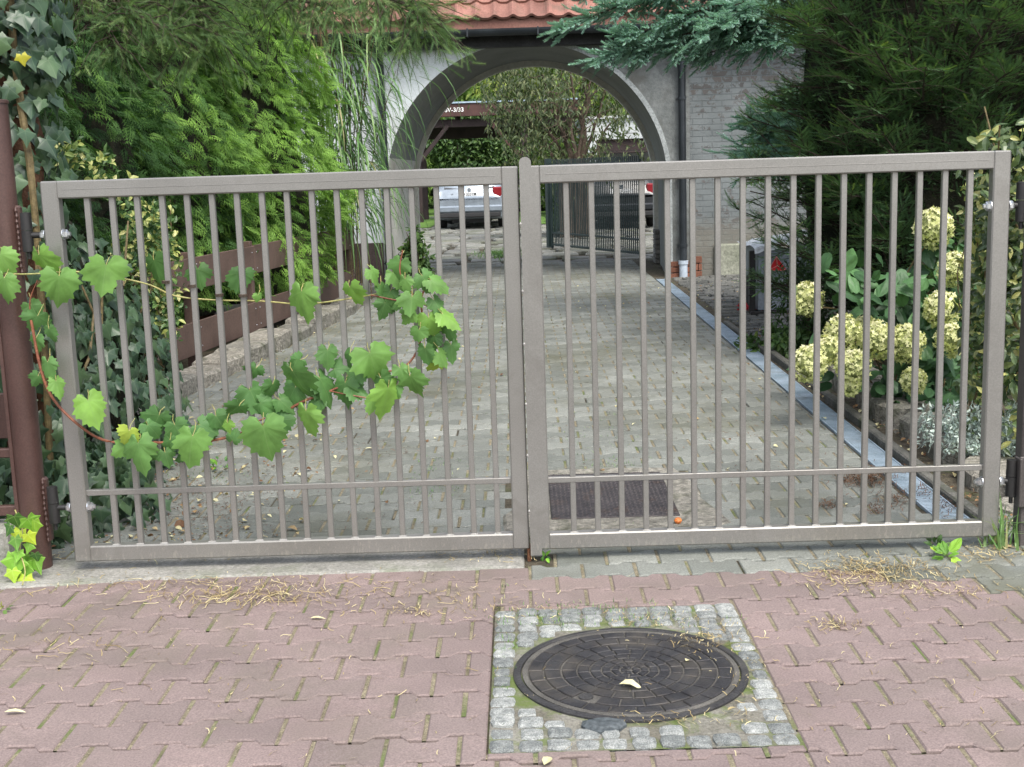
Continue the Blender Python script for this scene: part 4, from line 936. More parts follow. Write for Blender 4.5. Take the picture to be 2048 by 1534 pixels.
while x < Lg-0.08:
    mb = MB(); mb.cbox((x-0.014, -0.030, ZG0-0.01), (x+0.014, -0.017, ZG1), 0.002, MG); mb.build('slat', M_green, ig); x += 0.068
e = MB(); e.cbox((Lg+0.03, -0.05, -0.05), (Lg+0.14, 0.05, ZG1+0.02), 0.005, MG)
tag(e.build('gate_post', M_green, loc=(b[0], b[1], 0)), 'dark green square post at the far end of the open slatted gate', 'post')

# ------------------------------------------------------------------ foliage materials
L_ivy = leaf_mat('ivy leaf', [(0, (0.022, 0.050, 0.026)), (0.5, (0.045, 0.090, 0.045)), (0.85, (0.085, 0.145, 0.060)), (1, (0.45, 0.42, 0.04))], 0.15, 0.38, 0.5, vein=(0.16, 0.22, 0.12))
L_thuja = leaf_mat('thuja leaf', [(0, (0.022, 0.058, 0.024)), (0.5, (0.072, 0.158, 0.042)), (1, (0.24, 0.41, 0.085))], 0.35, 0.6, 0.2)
L_yew = leaf_mat('yew needles', [(0, (0.045, 0.092, 0.048)), (0.55, (0.108, 0.200, 0.092)), (0.85, (0.19, 0.31, 0.10)), (1, (0.32, 0.44, 0.11))], 0.3, 0.5, 0.3)
L_blue = leaf_mat('blue spruce needles', [(0, (0.10, 0.18, 0.145)), (0.5, (0.24, 0.41, 0.345)), (1, (0.42, 0.62, 0.54))], 0.2, 0.55, 0.3)
L_wisp = leaf_mat('fine conifer needles', [(0, (0.065, 0.125, 0.05)), (0.6, (0.14, 0.24, 0.095)), (1, (0.22, 0.31, 0.12))], 0.3, 0.6, 0.2)
L_grape = leaf_mat('grape leaf', [(0, (0.045, 0.125, 0.040)), (0.5, (0.10, 0.215, 0.062)), (0.85, (0.20, 0.37, 0.07)), (1, (0.40, 0.50, 0.08))], 0.3, 0.5, 0.3, vein=(0.20, 0.32, 0.12))
L_grass = leaf_mat('reed leaf', [(0, (0.045, 0.10, 0.035)), (0.5, (0.12, 0.24, 0.075)), (0.9, (0.24, 0.38, 0.14)), (1, (0.40, 0.36, 0.18))], 0.3, 0.45, 0.4)
L_shrub = leaf_mat('shrub leaf', [(0, (0.025, 0.055, 0.020)), (0.5, (0.060, 0.12, 0.035)), (0.85, (0.13, 0.21, 0.055)), (1, (0.32, 0.34, 0.10))], 0.25, 0.45, 0.35)
L_bright = leaf_mat('sunlight tinted leaf', [(0, (0.07, 0.13, 0.03)), (0.5, (0.17, 0.28, 0.06)), (1, (0.42, 0.46, 0.12))], 0.35, 0.5, 0.3)  # stands for sunlit foliage, the sun put into the colour
L_varie = leaf_mat('variegated leaf', [(0, (0.045, 0.095, 0.030)), (0.55, (0.10, 0.18, 0.05)), (0.7, (0.38, 0.42, 0.12)), (1, (0.62, 0.58, 0.28))], 0.2, 0.4, 0.4)
L_hyd = leaf_mat('hydrangea leaf', [(0, (0.025, 0.060, 0.028)), (0.5, (0.055, 0.125, 0.050)), (1, (0.13, 0.27, 0.10))], 0.25, 0.45, 0.35)
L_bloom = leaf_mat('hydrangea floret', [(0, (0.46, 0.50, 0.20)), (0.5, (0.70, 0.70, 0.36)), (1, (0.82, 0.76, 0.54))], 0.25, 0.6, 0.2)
L_silver = leaf_mat('silver leaf', [(0, (0.26, 0.35, 0.31)), (0.5, (0.45, 0.55, 0.50)), (1, (0.68, 0.76, 0.70))], 0.1, 0.7, 0.2)
L_ivyb = leaf_mat('young ivy leaf', [(0, (0.07, 0.17, 0.045)), (0.5, (0.20, 0.42, 0.05)), (1, (0.50, 0.62, 0.05))], 0.3, 0.45, 0.35, vein=(0.50, 0.62, 0.22))
M_bark = surf('grey brown bark', (0.075, 0.055, 0.040), (0.14, 0.105, 0.08), 6, 0.95, fine=40, fine_amt=0.4, bmp=1.0, bdist=0.015)
M_barkr = surf('reddish bark', (0.10, 0.048, 0.028), (0.17, 0.085, 0.05), 6, 0.95, fine=40, fine_amt=0.4, bmp=1.0, bdist=0.012)
M_bark_d = surf('dark bark', (0.030, 0.024, 0.018), (0.060, 0.046, 0.034), 6, 0.95, fine=40, fine_amt=0.4, bmp=1.0, bdist=0.01)
M_stem = surf('green brown stem', (0.10, 0.075, 0.035), (0.17, 0.13, 0.06), 20, 0.6, fine=60)
M_cane = surf('red vine cane', (0.16, 0.055, 0.035), (0.26, 0.10, 0.055), 20, 0.5, fine=60); M_caney = surf('yellow green shoot', (0.26, 0.26, 0.09), (0.36, 0.32, 0.12), 20, 0.5, fine=60)

def shell(c, rad, n, lo=0.75, front=None, face=0.25):
    """points in the outer part of an ellipsoid, denser towards its skin; with outward directions"""
    d = rsph(n); r = U(lo, 1.0, n)**0.6; p = np.array(c)+d*np.array(rad)*r[:, None]
    return p, norm(d/np.array(rad))
def lumpy(c, rad, n, lumps=14, k=0.32, seed=0):
    """a crown made of overlapping clumps of uneven size"""
    rs = np.random.RandomState(seed); P_ = []; D_ = []; B_ = []
    for i in range(lumps):
        d = norm(rs.normal(size=3)); f = rs.uniform(0.45, 0.85); cc = np.array(c)+d*np.array(rad)*f; rr = np.array(rad)*rs.uniform(k*0.6, k*1.25)
        m = int(n/lumps); dd = rsph(m); q = cc+dd*rr*(U(0.5, 1.0, m)**0.5)[:, None]; P_.append(q); D_.append(norm(dd*0.6+d*0.6)); B_.append(np.full(m, rs.uniform(-0.18, 0.18)))
    return np.vstack(P_), np.vstack(D_), np.concatenate(B_)
def leafcloud(name, T, p, d, size, mat, parent, tint, droop=0.5, spread=0.7, szv=0.3, loc=None):
    n = len(p); t = norm(d*0.5+rsph(n)*spread+np.array((0, 0, -droop))); nr = norm(d+rsph(n)*0.6+np.array((0, 0, 0.35)))
    return leaves(name, T, p, t, nr, size*U(1-szv, 1+szv, n), np.clip(tint, 0, 1), mat, parent, loc=loc)
def limb(mb, a, b, r0, r1, wob=0.06, n=6, seg=8):
    a = np.array(a, float); b = np.array(b, float); L_ = np.linalg.norm(b-a); pts = [a+(b-a)*k/n+(rsph(1)[0]*L_*wob if 0 < k < n else 0) for k in range(n+1)]
    mb.tube(pts, [r0+(r1-r0)*k/n for k in range(n+1)], seg); return pts

# far trees, sunlight tinted into the leaves of the bright ones
def far_tree(label, x, y, z, rad, n, mat, size, seed, group='trees behind the courtyard', tl=0.4, trunk=True):
    r = thing('tree', label, 'tree', (x, y, 0), group)
    tb = MB(); top = (x, y, z); limb(tb, (x, y, -0.05), top, 0.16, 0.07)
    for k in range(6): limb(tb, (x, y, z*0.5+0.2*k), (x+U(-1, 1)*rad[0]*0.8, y+U(-1, 0.6)*rad[1]*0.8, z+U(-0.3, 0.7)*rad[2]), 0.06, 0.015)
    tb.build('trunk', M_bark, r); p, d, b = lumpy((x, y, z), rad, n, 22, 0.36, seed)
    leafcloud('crown', OVATE, p, d, size, mat, r, tl+b+U(-0.25, 0.25, len(p))); return r
far_tree('tall tree tinted sunlit yellow green behind the courtyard, right of the carport', 3.2, 47, 4.6, (4.2, 2.0, 4.2), 9000, L_bright, 0.26, 1, tl=0.55)
far_tree('broad tree tinted sunlit green filling the far end behind the carport', -1.2, 50, 4.2, (4.8, 2, 4.2), 9000, L_bright, 0.26, 2, tl=0.32)
far_tree('dark leafy tree far back above the left of the carport', -6.5, 52, 5.0, (5, 2, 5.2), 7000, L_shrub, 0.28, 3, tl=0.6)
far_tree('tall leafy tree far back behind the pale garage', 8.5, 50, 4.8, (5, 2, 5.0), 6000, L_shrub, 0.28, 4, tl=0.75)
def bush(label, c, rad, n, mat, size, seed, T=OVATE, tl=0.45, cat='shrub', name='shrub', group=None, droop=0.4, lumps=16, k=0.38, stems=8):
    r = thing(name, label, cat, (c[0], c[1], 0), group); tb = MB()
    for q in range(stems): limb(tb, (c[0]+U(-0.15, 0.15)*rad[0], c[1]+U(-.15, .15)*rad[1], -0.05), (c[0]+U(-0.7, 0.7)*rad[0], c[1]+U(-0.7, 0.7)*rad[1], c[2]+U(-0.2, 0.7)*rad[2]), 0.012*max(1, rad[0]*1.5), 0.004*max(1, rad[0]))
    tb.build('stems', M_bark, r); p, d, b = lumpy(c, rad, n, lumps, k, seed); p[:, 2] = np.maximum(p[:, 2], 0.01)
    leafcloud('foliage', T, p, d, size, mat, r, tl+b+U(-0.25, 0.25, len(p)), droop); return r
bush('big dark green bush framed by the carport posts', (-1.5, 43.8, 1.9), (2.3, 0.9, 1.9), 9000, L_shrub, 0.16, 5, tl=0.5, group='shrubs in the far courtyard', lumps=26)
bush('yellowish bush beside the left carport post', (-3.6, 43.9, 1.5), (1.0, 0.7, 1.5), 2500, L_bright, 0.15, 6, tl=0.3, group='shrubs in the far courtyard')
bush('light green bush right of the carport post behind the lilac', (1.4, 41.5, 1.4), (1.2, 0.8, 1.6), 3500, L_bright, 0.14, 7, tl=0.45, group='shrubs in the far courtyard')
bush('dark ground level shrub at the foot of the right carport post', (0.95, 28.2, 0.35), (0.35, 1.5, 0.45), 1800, L_shrub, 0.07, 8, tl=0.25, group='shrubs in the far courtyard')
# hedge closing the far end
hd = thing('hedge', 'dense dark hedge closing the far end of the courtyard', 'hedge', (0, 53, 0)); n = 9000
p = np.stack((U(-12, 14, n), U(52.4, 54, n), U(0, 8.5, n)), 1); leafcloud('foliage', OVATE, p, np.tile((0, -1.0, 0.3), (n, 1)), 0.42, L_shrub, hd, 0.5+U(-0.3, 0.4, n))
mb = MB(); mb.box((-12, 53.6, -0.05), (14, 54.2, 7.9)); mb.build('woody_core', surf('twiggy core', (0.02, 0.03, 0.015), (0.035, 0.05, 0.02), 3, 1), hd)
# lilac with many leaning stems
LY = 27.0; lx = P(1150, 330, LY)[0]
ll = thing('lilac_tree', 'many stemmed lilac tree with olive leaves behind the open inner gate', 'tree', (lx, LY, 0)); tb = MB(); ends = []
for (ax, ay, bx_, by_, r_) in ((1150, 330, 1085, 150, .05), (1160, 330, 1175, 130, .075), (1140, 330, 1115, 210, .06), (1165, 330, 1215, 170, .045), (1150, 330, 1140, 140, .05), (1135, 330, 1050, 190, .05), (1170, 330, 1235, 220, .035), (1120, 330, 1060, 240, .04), (1155, 330, 1190, 140, .04)):
    q0 = P(ax, ay, LY+U(-0.2, 0.2)); q1 = P(bx_, by_, LY+U(-0.8, 0.8)); limb(tb, (q0[0], q0[1], -0.05), q0, r_*1.1, r_, 0.02, 3); pts = limb(tb, q0, q1, r_, r_*0.4, 0.035); ends.append(q1)
    for k in range(6):
        c_ = pts[rnd.randint(2, 6)]; e_ = c_+rsph(1)[0]*0.8+np.array((0, 0, 0.2)); limb(tb, c_, e_, r_*0.3, 0.006, 0.08, 4, 5); ends.append(e_)
smooth_by_angle(tb.build('stems', M_bark, ll), 60)
pp_ = []; 
for e_ in ends: m = 38; pp_.append(e_+GN((m, 3))*0.34)
for (cx_, cy_, m, sx_) in ((1010, 185, 420, .32), (1010, 240, 220, .25), (1050, 280, 450, .3), (1080, 165, 420, .4), (1190, 150, 300, .35), (1235, 235, 200, .25), (1190, 315, 200, .2), (1110, 320, 120, .2), (1040, 150, 300, .4)): pp_.append(P(cx_, cy_, LY)+GN((m, 3))*sx_)
p = np.vstack(pp_); leafcloud('foliage', NARROW, p, np.tile((0, -0.6, 0.2), (len(p), 1)), 0.125, leaf_mat('lilac leaf', [(0, (0.035, 0.055, 0.025)), (0.6, (0.09, 0.125, 0.05)), (1, (0.24, 0.24, 0.12))], 0.25, 0.5), ll, 0.5+U(-0.4, 0.35, len(p)), droop=0.9)
# lawn beyond and grass patch
M_lawn = surf('lawn', (0.06, 0.12, 0.02), (0.11, 0.20, 0.035), 2, 0.9, fine=30, fine_amt=0.4, bmp=0.5)
mb = MB(); mb.add(*sheet(-9, 34, -2.4, 52, 0.02, 20, 20)); mb.add(*sheet(-0.2, 34, 2.0, 52, 0.022, 10, 20)); struct(mb.build('lawn', M_lawn))
def tuft(n, cxy, sp, h, lean=0.5, wd=0.006):
    V = []; Lp = []; S = []; T_ = []
    for k in range(n):
        x, y = cxy[0]+rnd.gauss(0, sp[0]), cxy[1]+rnd.gauss(0, sp[1]); a = rnd.uniform(0, 2*PI); ln = h*rnd.uniform(0.5, 1.2); le = rnd.uniform(0, lean); b = len(V)
        dx, dy = math.cos(a), math.sin(a)
        for t in (0, 0.5, 1.0):
            w_ = wd*(1-t*0.9); cx, cy, cz = x+dx*ln*le*t*t, y+dy*ln*le*t*t, ln*t*(1-0.35*le*t)
            V += [(cx-dy*w_, cy+dx*w_, cz), (cx+dy*w_, cy-dx*w_, cz)]
        for q in (0, 2): Lp += [b+q, b+q+1, b+q+3, b+q+2]; S.append(4)
        T_ += [rnd.random()]*6
    return V, Lp, S, T_
g_ = G(995, 508); V, Lp, S, T_ = tuft(700, (g_[0]+0.05, g_[1]-0.4), (0.22, 0.5), 0.10, 1.2, 0.008); tag(fast('grass', V, Lp, S, L_grass, None, T_), 'patch of green grass between flagstones in the arch', 'grass', kind='stuff')

# ------------------------------------------------------------------ thuja trees
M_core = surf('twigs with painted shade', (0.012, 0.014, 0.008), (0.03, 0.028, 0.016), 6, 1.0, fine=20, fine_amt=0.5, bmp=1.0, bdist=0.03)  # solid core for inner twigs, shade in the foliage gaps put into its colour
def thuja(label, cx, cy, R, H, n, seed, tl):
    r = thing('thuja_tree', label, 'tree', (cx, cy, 0), 'thuja trees along the left border'); NRs = np.random.RandomState(seed)
    rad = lambda z: R*np.clip(1-(z/H), 0, 1)**0.62*((0.80+0.20*np.clip(z/0.8, 0, 1)) if cy < 9.5 else (0.70+0.30*np.clip(z/1.35, 0, 1)))
    mb = MB(); mb.tube([(cx, cy, -0.05), (cx, cy, H*0.5), (cx, cy, H*0.95)], [0.10, 0.07, 0.02], 10); mb.build('trunk', M_barkr, r)
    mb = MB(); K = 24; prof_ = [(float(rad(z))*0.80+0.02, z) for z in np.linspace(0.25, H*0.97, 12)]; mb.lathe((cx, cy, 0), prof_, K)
    mb.v = [(x+0.05*math.sin(9*z+5*x), y+0.05*math.cos(7*z), z) for x, y, z in mb.v]; mb.build('shaded_twig_core', M_core, r)
    n = int(n*1.15); z = NRs.uniform(0.42 if cy > 11 else 0.12, min(H, 4.3), n); n_ = n; a = NRs.uniform(-PI*0.95, PI*0.25, n)      # mostly the side towards the street and drive
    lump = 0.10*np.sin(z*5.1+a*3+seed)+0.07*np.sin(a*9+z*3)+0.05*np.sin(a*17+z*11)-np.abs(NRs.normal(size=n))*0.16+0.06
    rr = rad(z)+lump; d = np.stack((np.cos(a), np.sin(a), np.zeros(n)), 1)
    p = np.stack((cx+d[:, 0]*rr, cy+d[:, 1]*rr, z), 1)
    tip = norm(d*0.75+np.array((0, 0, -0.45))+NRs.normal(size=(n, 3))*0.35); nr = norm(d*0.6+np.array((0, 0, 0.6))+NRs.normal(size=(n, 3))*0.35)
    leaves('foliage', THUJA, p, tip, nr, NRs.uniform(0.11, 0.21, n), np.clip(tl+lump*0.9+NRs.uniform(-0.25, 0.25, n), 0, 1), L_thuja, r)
thuja('nearest thuja tree, behind the ivy at the left edge', -4.1, 6.9, 1.15, 5.6, 2600, 3, 0.2)  # last argument: overhang shade and sun on each tree put into leaf tint
thuja('second thuja tree from the gate, tinted dark for shade, rising behind the gate leaf corner', -4.25, 8.5, 1.35, 6.0, 4300, 4, 0.22)
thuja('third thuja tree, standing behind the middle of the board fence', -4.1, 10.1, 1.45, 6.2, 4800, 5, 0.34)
thuja('fourth thuja tree, tinted bright for sun, hanging over the board fence', -3.85, 11.8, 1.55, 6.2, 5600, 6, 0.66)
thuja('farthest thuja tree, tinted sunlit yellow green, next to the tall reed', -3.42, 13.4, 1.72, 6.1, 6400, 7, 0.86)

# ------------------------------------------------------------------ ivy clad tree at the left edge
it = thing('ivy_covered_tree', 'old tree trunk at the left edge thickly covered in dark ivy', 'tree', (-2.22, 5.5, 0))
mb = MB(); pts = [(-2.20, 5.55, -0.05), (-2.24, 5.55, 0.8), (-2.20, 5.5, 1.7), (-2.30, 5.5, 2.6), (-2.26, 5.5, 3.4)]
mb.tube(bez(pts, 5), 0.135, 14, rough=0.12); smooth_by_angle(mb.build('trunk', M_barkr, it), 70)
for off in (0.06,):
    mb = MB(); mb.tube(bez([(-2.16+off*0.6, 5.38, 0.0), (-2.10+off*0.5, 5.35, 0.9), (-2.07+off*0.3, 5.33, 1.5), (-2.14+off, 5.35, 2.2), (-2.05+off*0.5, 5.36, 3.3)], 6), [0.016]*25, 8, rough=0.15); mb.build('climbing_stem', M_stem, it)
def ivy_col(n, zlo, zhi, cx, cy, ra, rb, a0=-PI*1.1, a1=PI*0.25):
    z = U(zlo, zhi, n); a = U(a0, a1, n); rr = U(ra, rb, n); d = np.stack((np.cos(a), np.sin(a), 0*a), 1); return np.stack((cx+d[:, 0]*rr, cy+d[:, 1]*rr, z), 1), d
p1, d1 = ivy_col(1250, 1.95, 3.3, -2.27, 5.5, 0.14, 0.38); p2, d2 = ivy_col(620, 0.0, 1.95, -2.24, 5.5, 0.15, 0.30); p3, d3 = ivy_col(160, 1.5, 3.2, -2.6, 5.3, 0.2, 0.5)
p = np.vstack((p1, p2, p3)); d = np.vstack((d1, d2, d3)); n = len(p); tn = 0.42+U(-0.35, 0.38, n); tn = np.minimum(tn, 0.84); tn[int(np.argmin(np.linalg.norm(p-P(90, 175, 5.2), axis=1)))] = 1.0
tip = norm(np.array((0, 0, -1.0))+rsph(n)*0.4+d*0.2); nr = norm(d+rsph(n)*0.38+np.array((0, -0.35, 0.25)))
leaves_var('ivy_foliage', IVY, 16, p, tip, nr, np.where(tn > 0.95, 0.055, U(0.05, 0.105, n)), tn, L_ivy, it)
iv = thing('ivy', 'large dark ivy mass climbing behind the left gate leaf', 'ivy', (-2.25, 6.4, 0))
mb = MB()
for k in range(16): limb(mb, (-2.3+U(-.2, .3), 6.2+U(-.9, .9), 0), (-2.3+U(-.25, .35), 6.2+U(-.9, .9), U(0.5, 1.4)), 0.012, 0.005, 0.08)
mb.build('stems', M_stem, iv)
mb = MB(); mb.lathe((-2.52, 6.6, 0), [(0.30, -0.05), (0.36, 0.4), (0.28, 0.9), (0.12, 1.3)], 16, 0.5); mb.v = [(x, 6.6+(y-6.6)*2.6, z) for x, y, z in mb.v]; mb.build('shaded_twig_core', M_core, iv)
q = rsph(2600); q[:, 2] = np.abs(q[:, 2]); p = np.array((-2.42, 6.45, 0.0))+q*np.array((0.56, 1.15, 1.25))*U(0.78, 1.02, 2600)[:, None]+NR.normal(size=(2600, 3))*0.03; dd = norm(q*np.array((1, 0.5, 0.5)))
q2 = rsph(500); q2[:, 2] = np.abs(q2[:, 2]); pb_ = np.array((-2.0, 5.5, 0.0))+q2*np.array((0.36, 0.5, 0.34))*U(0.6, 1.0, 500)[:, None]; p = np.vstack((p, pb_)); dd = np.vstack((dd, q2)); n = len(p)
m_ = (p[:, 1] > 4.82) & (p[:, 0] > -3.1); p, dd = p[m_], dd[m_]; n = len(p)
leaves_var('foliage', IVY, 16, p, norm(np.array((0, 0, -1.0))+rsph(n)*0.5+dd*0.3), norm(dd+rsph(n)*0.4+np.array((0, -0.4, 0.3))), U(0.045, 0.10, n), np.clip(0.45+U(-0.38, 0.36, n), 0, 0.85), L_ivy, iv)
vs_ = thing('variegated_shrub', 'yellow edged variegated shrub growing through the ivy beside the board fence', 'shrub', (-2.1, 7.1, 0)); mb = MB()
for k in range(9): limb(mb, (-2.15, 7.15, 0), (-2.1+U(-.2, .2), 7.0+U(-.2, .2), U(0.7, 1.4)), 0.009, 0.003)
mb.build('stems', M_stem, vs_)
PP = [P(295, 560, 7.0), P(300, 460, 7.0), P(310, 650, 7.0), P(160, 335, 6.4), P(120, 305, 6.4), P(240, 380, 6.6)]; SS = [(.13, .15, .2), (.10, .12, .12), (.10, .12, .12), (.14, .1, .06), (.1, .1, .05), (.07, .07, .05)]; NN = [800, 350, 300, 160, 80, 60]
p = np.vstack([np.array(a)+GN((m, 3))*np.array(s)*0.8 for a, s, m in zip(PP, SS, NN)]); p = p[p[:, 1] > 4.9]
leafcloud('foliage', ovate(0.5), p, np.tile((0.2, -0.7, 0.4), (len(p), 1)), 0.042, L_varie, vs_, 0.45+U(-0.45, 0.45, len(p)), droop=0.0)
tag(iv, group=None)

# ------------------------------------------------------------------ fine needled conifer overhanging the top left
wt = thing('feathery_conifer', 'feathery conifer whose thin drooping twigs hang over the top left of the view', 'tree', (-4.1, 7.4, 0))
mb = MB(); tx = -3.75; mb.tube([(tx, 7.3, -0.05), (tx+0.05, 7.3, 2.0), (tx, 7.3, 5.2)], [0.17, 0.14, 0.07], 12, rough=0.06); wp = []; wtip = []
L1 = [((-4, -160), (160, -10), (235, 95)), ((-60, -260), (260, -80), (430, 20)), ((-40, -300), (380, -60), (640, 10)), ((0, -320), (480, -110), (740, -20), (850, 30)), ((0, -250), (300, -20), (420, 70)), ((0, -330), (420, -140), (700, -60)), ((-20, -200), (120, -60), (330, 60))]
for k, ctrl in enumerate(L1):
    Yk = 7.3+0.25*(k % 3)-0.2; c3 = bez([(tx, 7.3, 3.3+0.15*k)]+[P(a, b, Yk) for a, b in ctrl], 8); rr_ = [0.034*(1-i/len(c3))+0.006 for i in range(len(c3))]; mb.tube(c3, rr_, 8, rough=0.1)
    for i in range(7, len(c3)):
        for _ in range(6 if k else 4):
            s_ = c3[i]+rsph(1)[0]*0.03; ln = U(0.15, 0.42); dirn = norm(np.array((U(-0.6, 1.0), U(-0.7, 0.7), U(-0.9, -0.05)))); e_ = s_+dirn*ln; md = (s_+e_)/2+np.array((0, 0, 0.05)); mb.tube([s_, md, e_], [0.004, 0.003, 0.0015], 4, cap=False)
            if k == 0 and i < len(c3)-2: continue
            for t in np.linspace(0.1, 1, 15): wp.append(s_+(e_-s_)*t+rsph(1)[0]*0.01); wtip.append(norm(dirn+rsph(1)[0]*0.7))
mb.build('trunk_and_limbs', M_bark_d, wt); p = np.array(wp); n = len(p)
leaves('needles', WISP, p, np.array(wtip), rsph(n), U(0.05, 0.11, n), np.clip(0.6+U(-0.4, 0.45, n), 0, 1), L_wisp, wt)

# ------------------------------------------------------------------ tall reed with arching blades
rd = thing('tall_reed', 'clump of tall reed with long arching blades hanging before the white wall', 'reed', (-2.05, 14.9, 0)); mb = MB(); V = []; Lp = []; S = []; T_ = []
for k in range(34):
    bx_, by_ = -2.1+rnd.gauss(0, 0.16), 14.95+rnd.gauss(0, 0.15); H = rnd.uniform(2.6, 4.3); lx_ = rnd.gauss(0.05, 0.28); ly_ = rnd.gauss(-0.05, 0.25)
    cul = [np.array((bx_+lx_*t*t, by_+ly_*t*t, H*t)) for t in np.linspace(0, 1, 7)]; mb.tube(cul, [0.006]*6+[0.003], 5)
    for q in range(20):
        t = rnd.uniform(0.30, 1.0); o_ = np.array((bx_+lx_*t*t, by_+ly_*t*t, H*t)); a_ = rnd.gauss(-0.4, 1.1); L_ = rnd.uniform(0.7, 1.35); dx, dy = math.cos(a_), math.sin(a_); w0 = rnd.uniform(0.010, 0.021); b = len(V); reach = rnd.uniform(0.40, 0.80)
        for s in range(8):
            u = s/7; x = o_+np.array((dx, dy, 0))*L_*reach*(1-(1-u)**1.8)+np.array((0, 0, L_*(0.35*u-1.05*u*u*(1.1-reach*0.5)))); ww = w0*(1-u)**0.6*(0.5+0.5*min(1, u*5))
            V += [x+np.array((-dy, dx, 0))*ww, x+np.array((dy, -dx, 0))*ww+np.array((0, 0, -0.002))]
        for s in range(7): i = b+2*s; Lp += [i, i+1, i+3, i+2]; S.append(4)
        T_ += [min(1, max(0, rnd.gauss(0.5, 0.24)))]*16
mb.build('stalks', M_stem, rd); fast('blades', V, Lp, S, L_grass, rd, T_)

# ------------------------------------------------------------------ conifers at the right
def branch_tree(root, T, mat, limbs, shoot, lat_n, lat_len, per, tl, flat=0.35, name='needles', bark=M_bark, droop=0.0, tiplight=0.35, rk=0.022, lo=0.3):
    mb = MB(); pos = []; tips = []; nrm = []; tn = []
    for (a, b, sag) in limbs:
        a = np.array(a, float); b = np.array(b, float); L_ = np.linalg.norm(b-a); m = 12; jit = rsph(1)[0]*L_*0.05; f = (b-a)/L_; side = norm(np.cross(f, (0, 0, 1.0))); up = np.cross(side, f)
        pts = [a+(b-a)*t+np.array((0, 0, sag*math.sin(PI*t)))+jit*math.sin(PI*t) for t in np.linspace(0, 1, m)]; mb.tube(pts, [rk*L_*(1-t)+0.004 for t in np.linspace(0, 1, m)], 5, cap=False); bb = rnd.uniform(-0.15, 0.15)
        for i in range(int(lat_n*L_)):
            t = rnd.uniform(lo, 1.0); j = min(m-2, int(t*(m-1))); s0 = pts[j]+(pts[j+1]-pts[j])*(t*(m-1)-j); sg = 1 if i % 2 else -1
            dv = norm(f*rnd.uniform(0.55, 1.0)+side*sg*rnd.uniform(0.4, 0.9)+up*rnd.gauss(0.05, flat)+np.array((0, 0, -droop))); ln = lat_len*(1.15-0.75*t)*rnd.uniform(0.6, 1.25)
            mb.tube([s0, s0+dv*ln], [0.004, 0.002], 3, cap=False)
            for k in range(per):
                u = (k+0.6)/per; c_ = s0+dv*ln*u; sd_ = norm(dv+norm(np.cross(dv, up))*(0.8 if k % 2 else -0.8)*(0 if k == per-1 else 1)+rsph(1)[0]*0.25); pos.append(c_); tips.append(sd_); nrm.append(norm(up+rsph(1)[0]*0.35)); tn.append(tl+bb+rnd.uniform(-0.15, 0.15)+(tiplight if (k == per-1 and rnd.random() < 0.25) else 0)+0.25*(t-0.6))
        pos.append(pts[-1]); tips.append(f); nrm.append(up); tn.append(tl+0.3)
    mb.build('branches', bark, root); n = len(pos)
    leaves(name, T, np.array(pos), np.array(tips), np.array(nrm), shoot*U(0.75, 1.25, n), np.clip(tn, 0, 1), mat, root)
yw = thing('yew_tree', 'big dark green yew with spreading sprays behind the hydrangea', 'tree', (3.15, 9.6, 0)); limbs = []
mb = MB(); mb.tube([(3.15, 9.6, -0.05), (3.15, 9.6, 2.2), (3.2, 9.7, 4.4)], [0.16, 0.12, 0.03], 12, rough=0.08); mb.build('trunk', M_barkr, yw)
mb = MB(); mb.lathe((3.35, 9.9, 0), [(0.5, 0.1), (0.95, 0.8), (1.05, 1.8), (1.0, 2.8), (0.6, 4.0), (0.1, 4.8)], 20); mb.v = [(x+0.1*math.sin(7*z+3*y), y+0.1*math.cos(6*z), z) for x, y, z in mb.v]; mb.build('shaded_twig_core', M_core, yw)
for k in range(300):
    z = rnd.uniform(0.15, 4.0); az = math.radians(rnd.uniform(150, 375)); L_ = (1.5+0.25*math.sin(z*3+az*2))*rnd.uniform(0.75, 1.12)*(1.0 if z > 0.9 else 0.85)*(1 if z < 3.2 else 0.8)*(1-0.20*max(0, -math.cos(az)))
    e = math.radians(rnd.uniform(8, 48)); s = np.array((3.2+0.3*math.cos(az), 9.7+0.3*math.sin(az), z)); en = s+np.array((math.cos(az)*math.cos(e), math.sin(az)*math.cos(e), math.sin(e)*0.8))*L_
    if en[1] < 8.1 and z < 1.3: continue
    limbs.append((s, en, -0.06*L_ if rnd.random() < 0.5 else 0.06))
for k in range(60):
    z = rnd.uniform(0.4, 3.6); limbs.append(((4.2+rnd.uniform(-.2, .6), 8.9, z), (4.0+rnd.uniform(-.6, .8), 7.8+rnd.uniform(-.2, .5), z+rnd.uniform(0.2, 0.8)), 0.03))
branch_tree(yw, YEW, L_yew, limbs, 0.092, 20, 0.40, 10, 0.44, bark=M_bark_d, rk=0.006, lo=0.12)
n = 6500; z = U(0.2, 4.2, n); a = U(-PI, 0.05, n); rr_ = np.interp(z, [0.1, 0.8, 1.8, 2.8, 4.0, 4.8], [0.6, 1.0, 1.12, 1.05, 0.7, 0.2])*U(0.95, 1.25, n); d = np.stack((np.cos(a), np.sin(a), 0*a), 1); p = np.stack((3.35+d[:, 0]*rr_, 9.9+d[:, 1]*rr_, z), 1)
leaves('inner_needles', YEW, p, norm(d+np.array((0, 0, 0.35))+rsph(n)*0.5), norm(np.array((0, -0.3, 1.0))+rsph(n)*0.4), U(0.07, 0.12, n), np.clip(0.32+U(-0.2, 0.25, n), 0, 1), L_yew, yw)
bs_ = thing('blue_spruce', 'blue spruce reaching its blue green branches over the arch from the right', 'tree', (3.5, 12.6, 0))
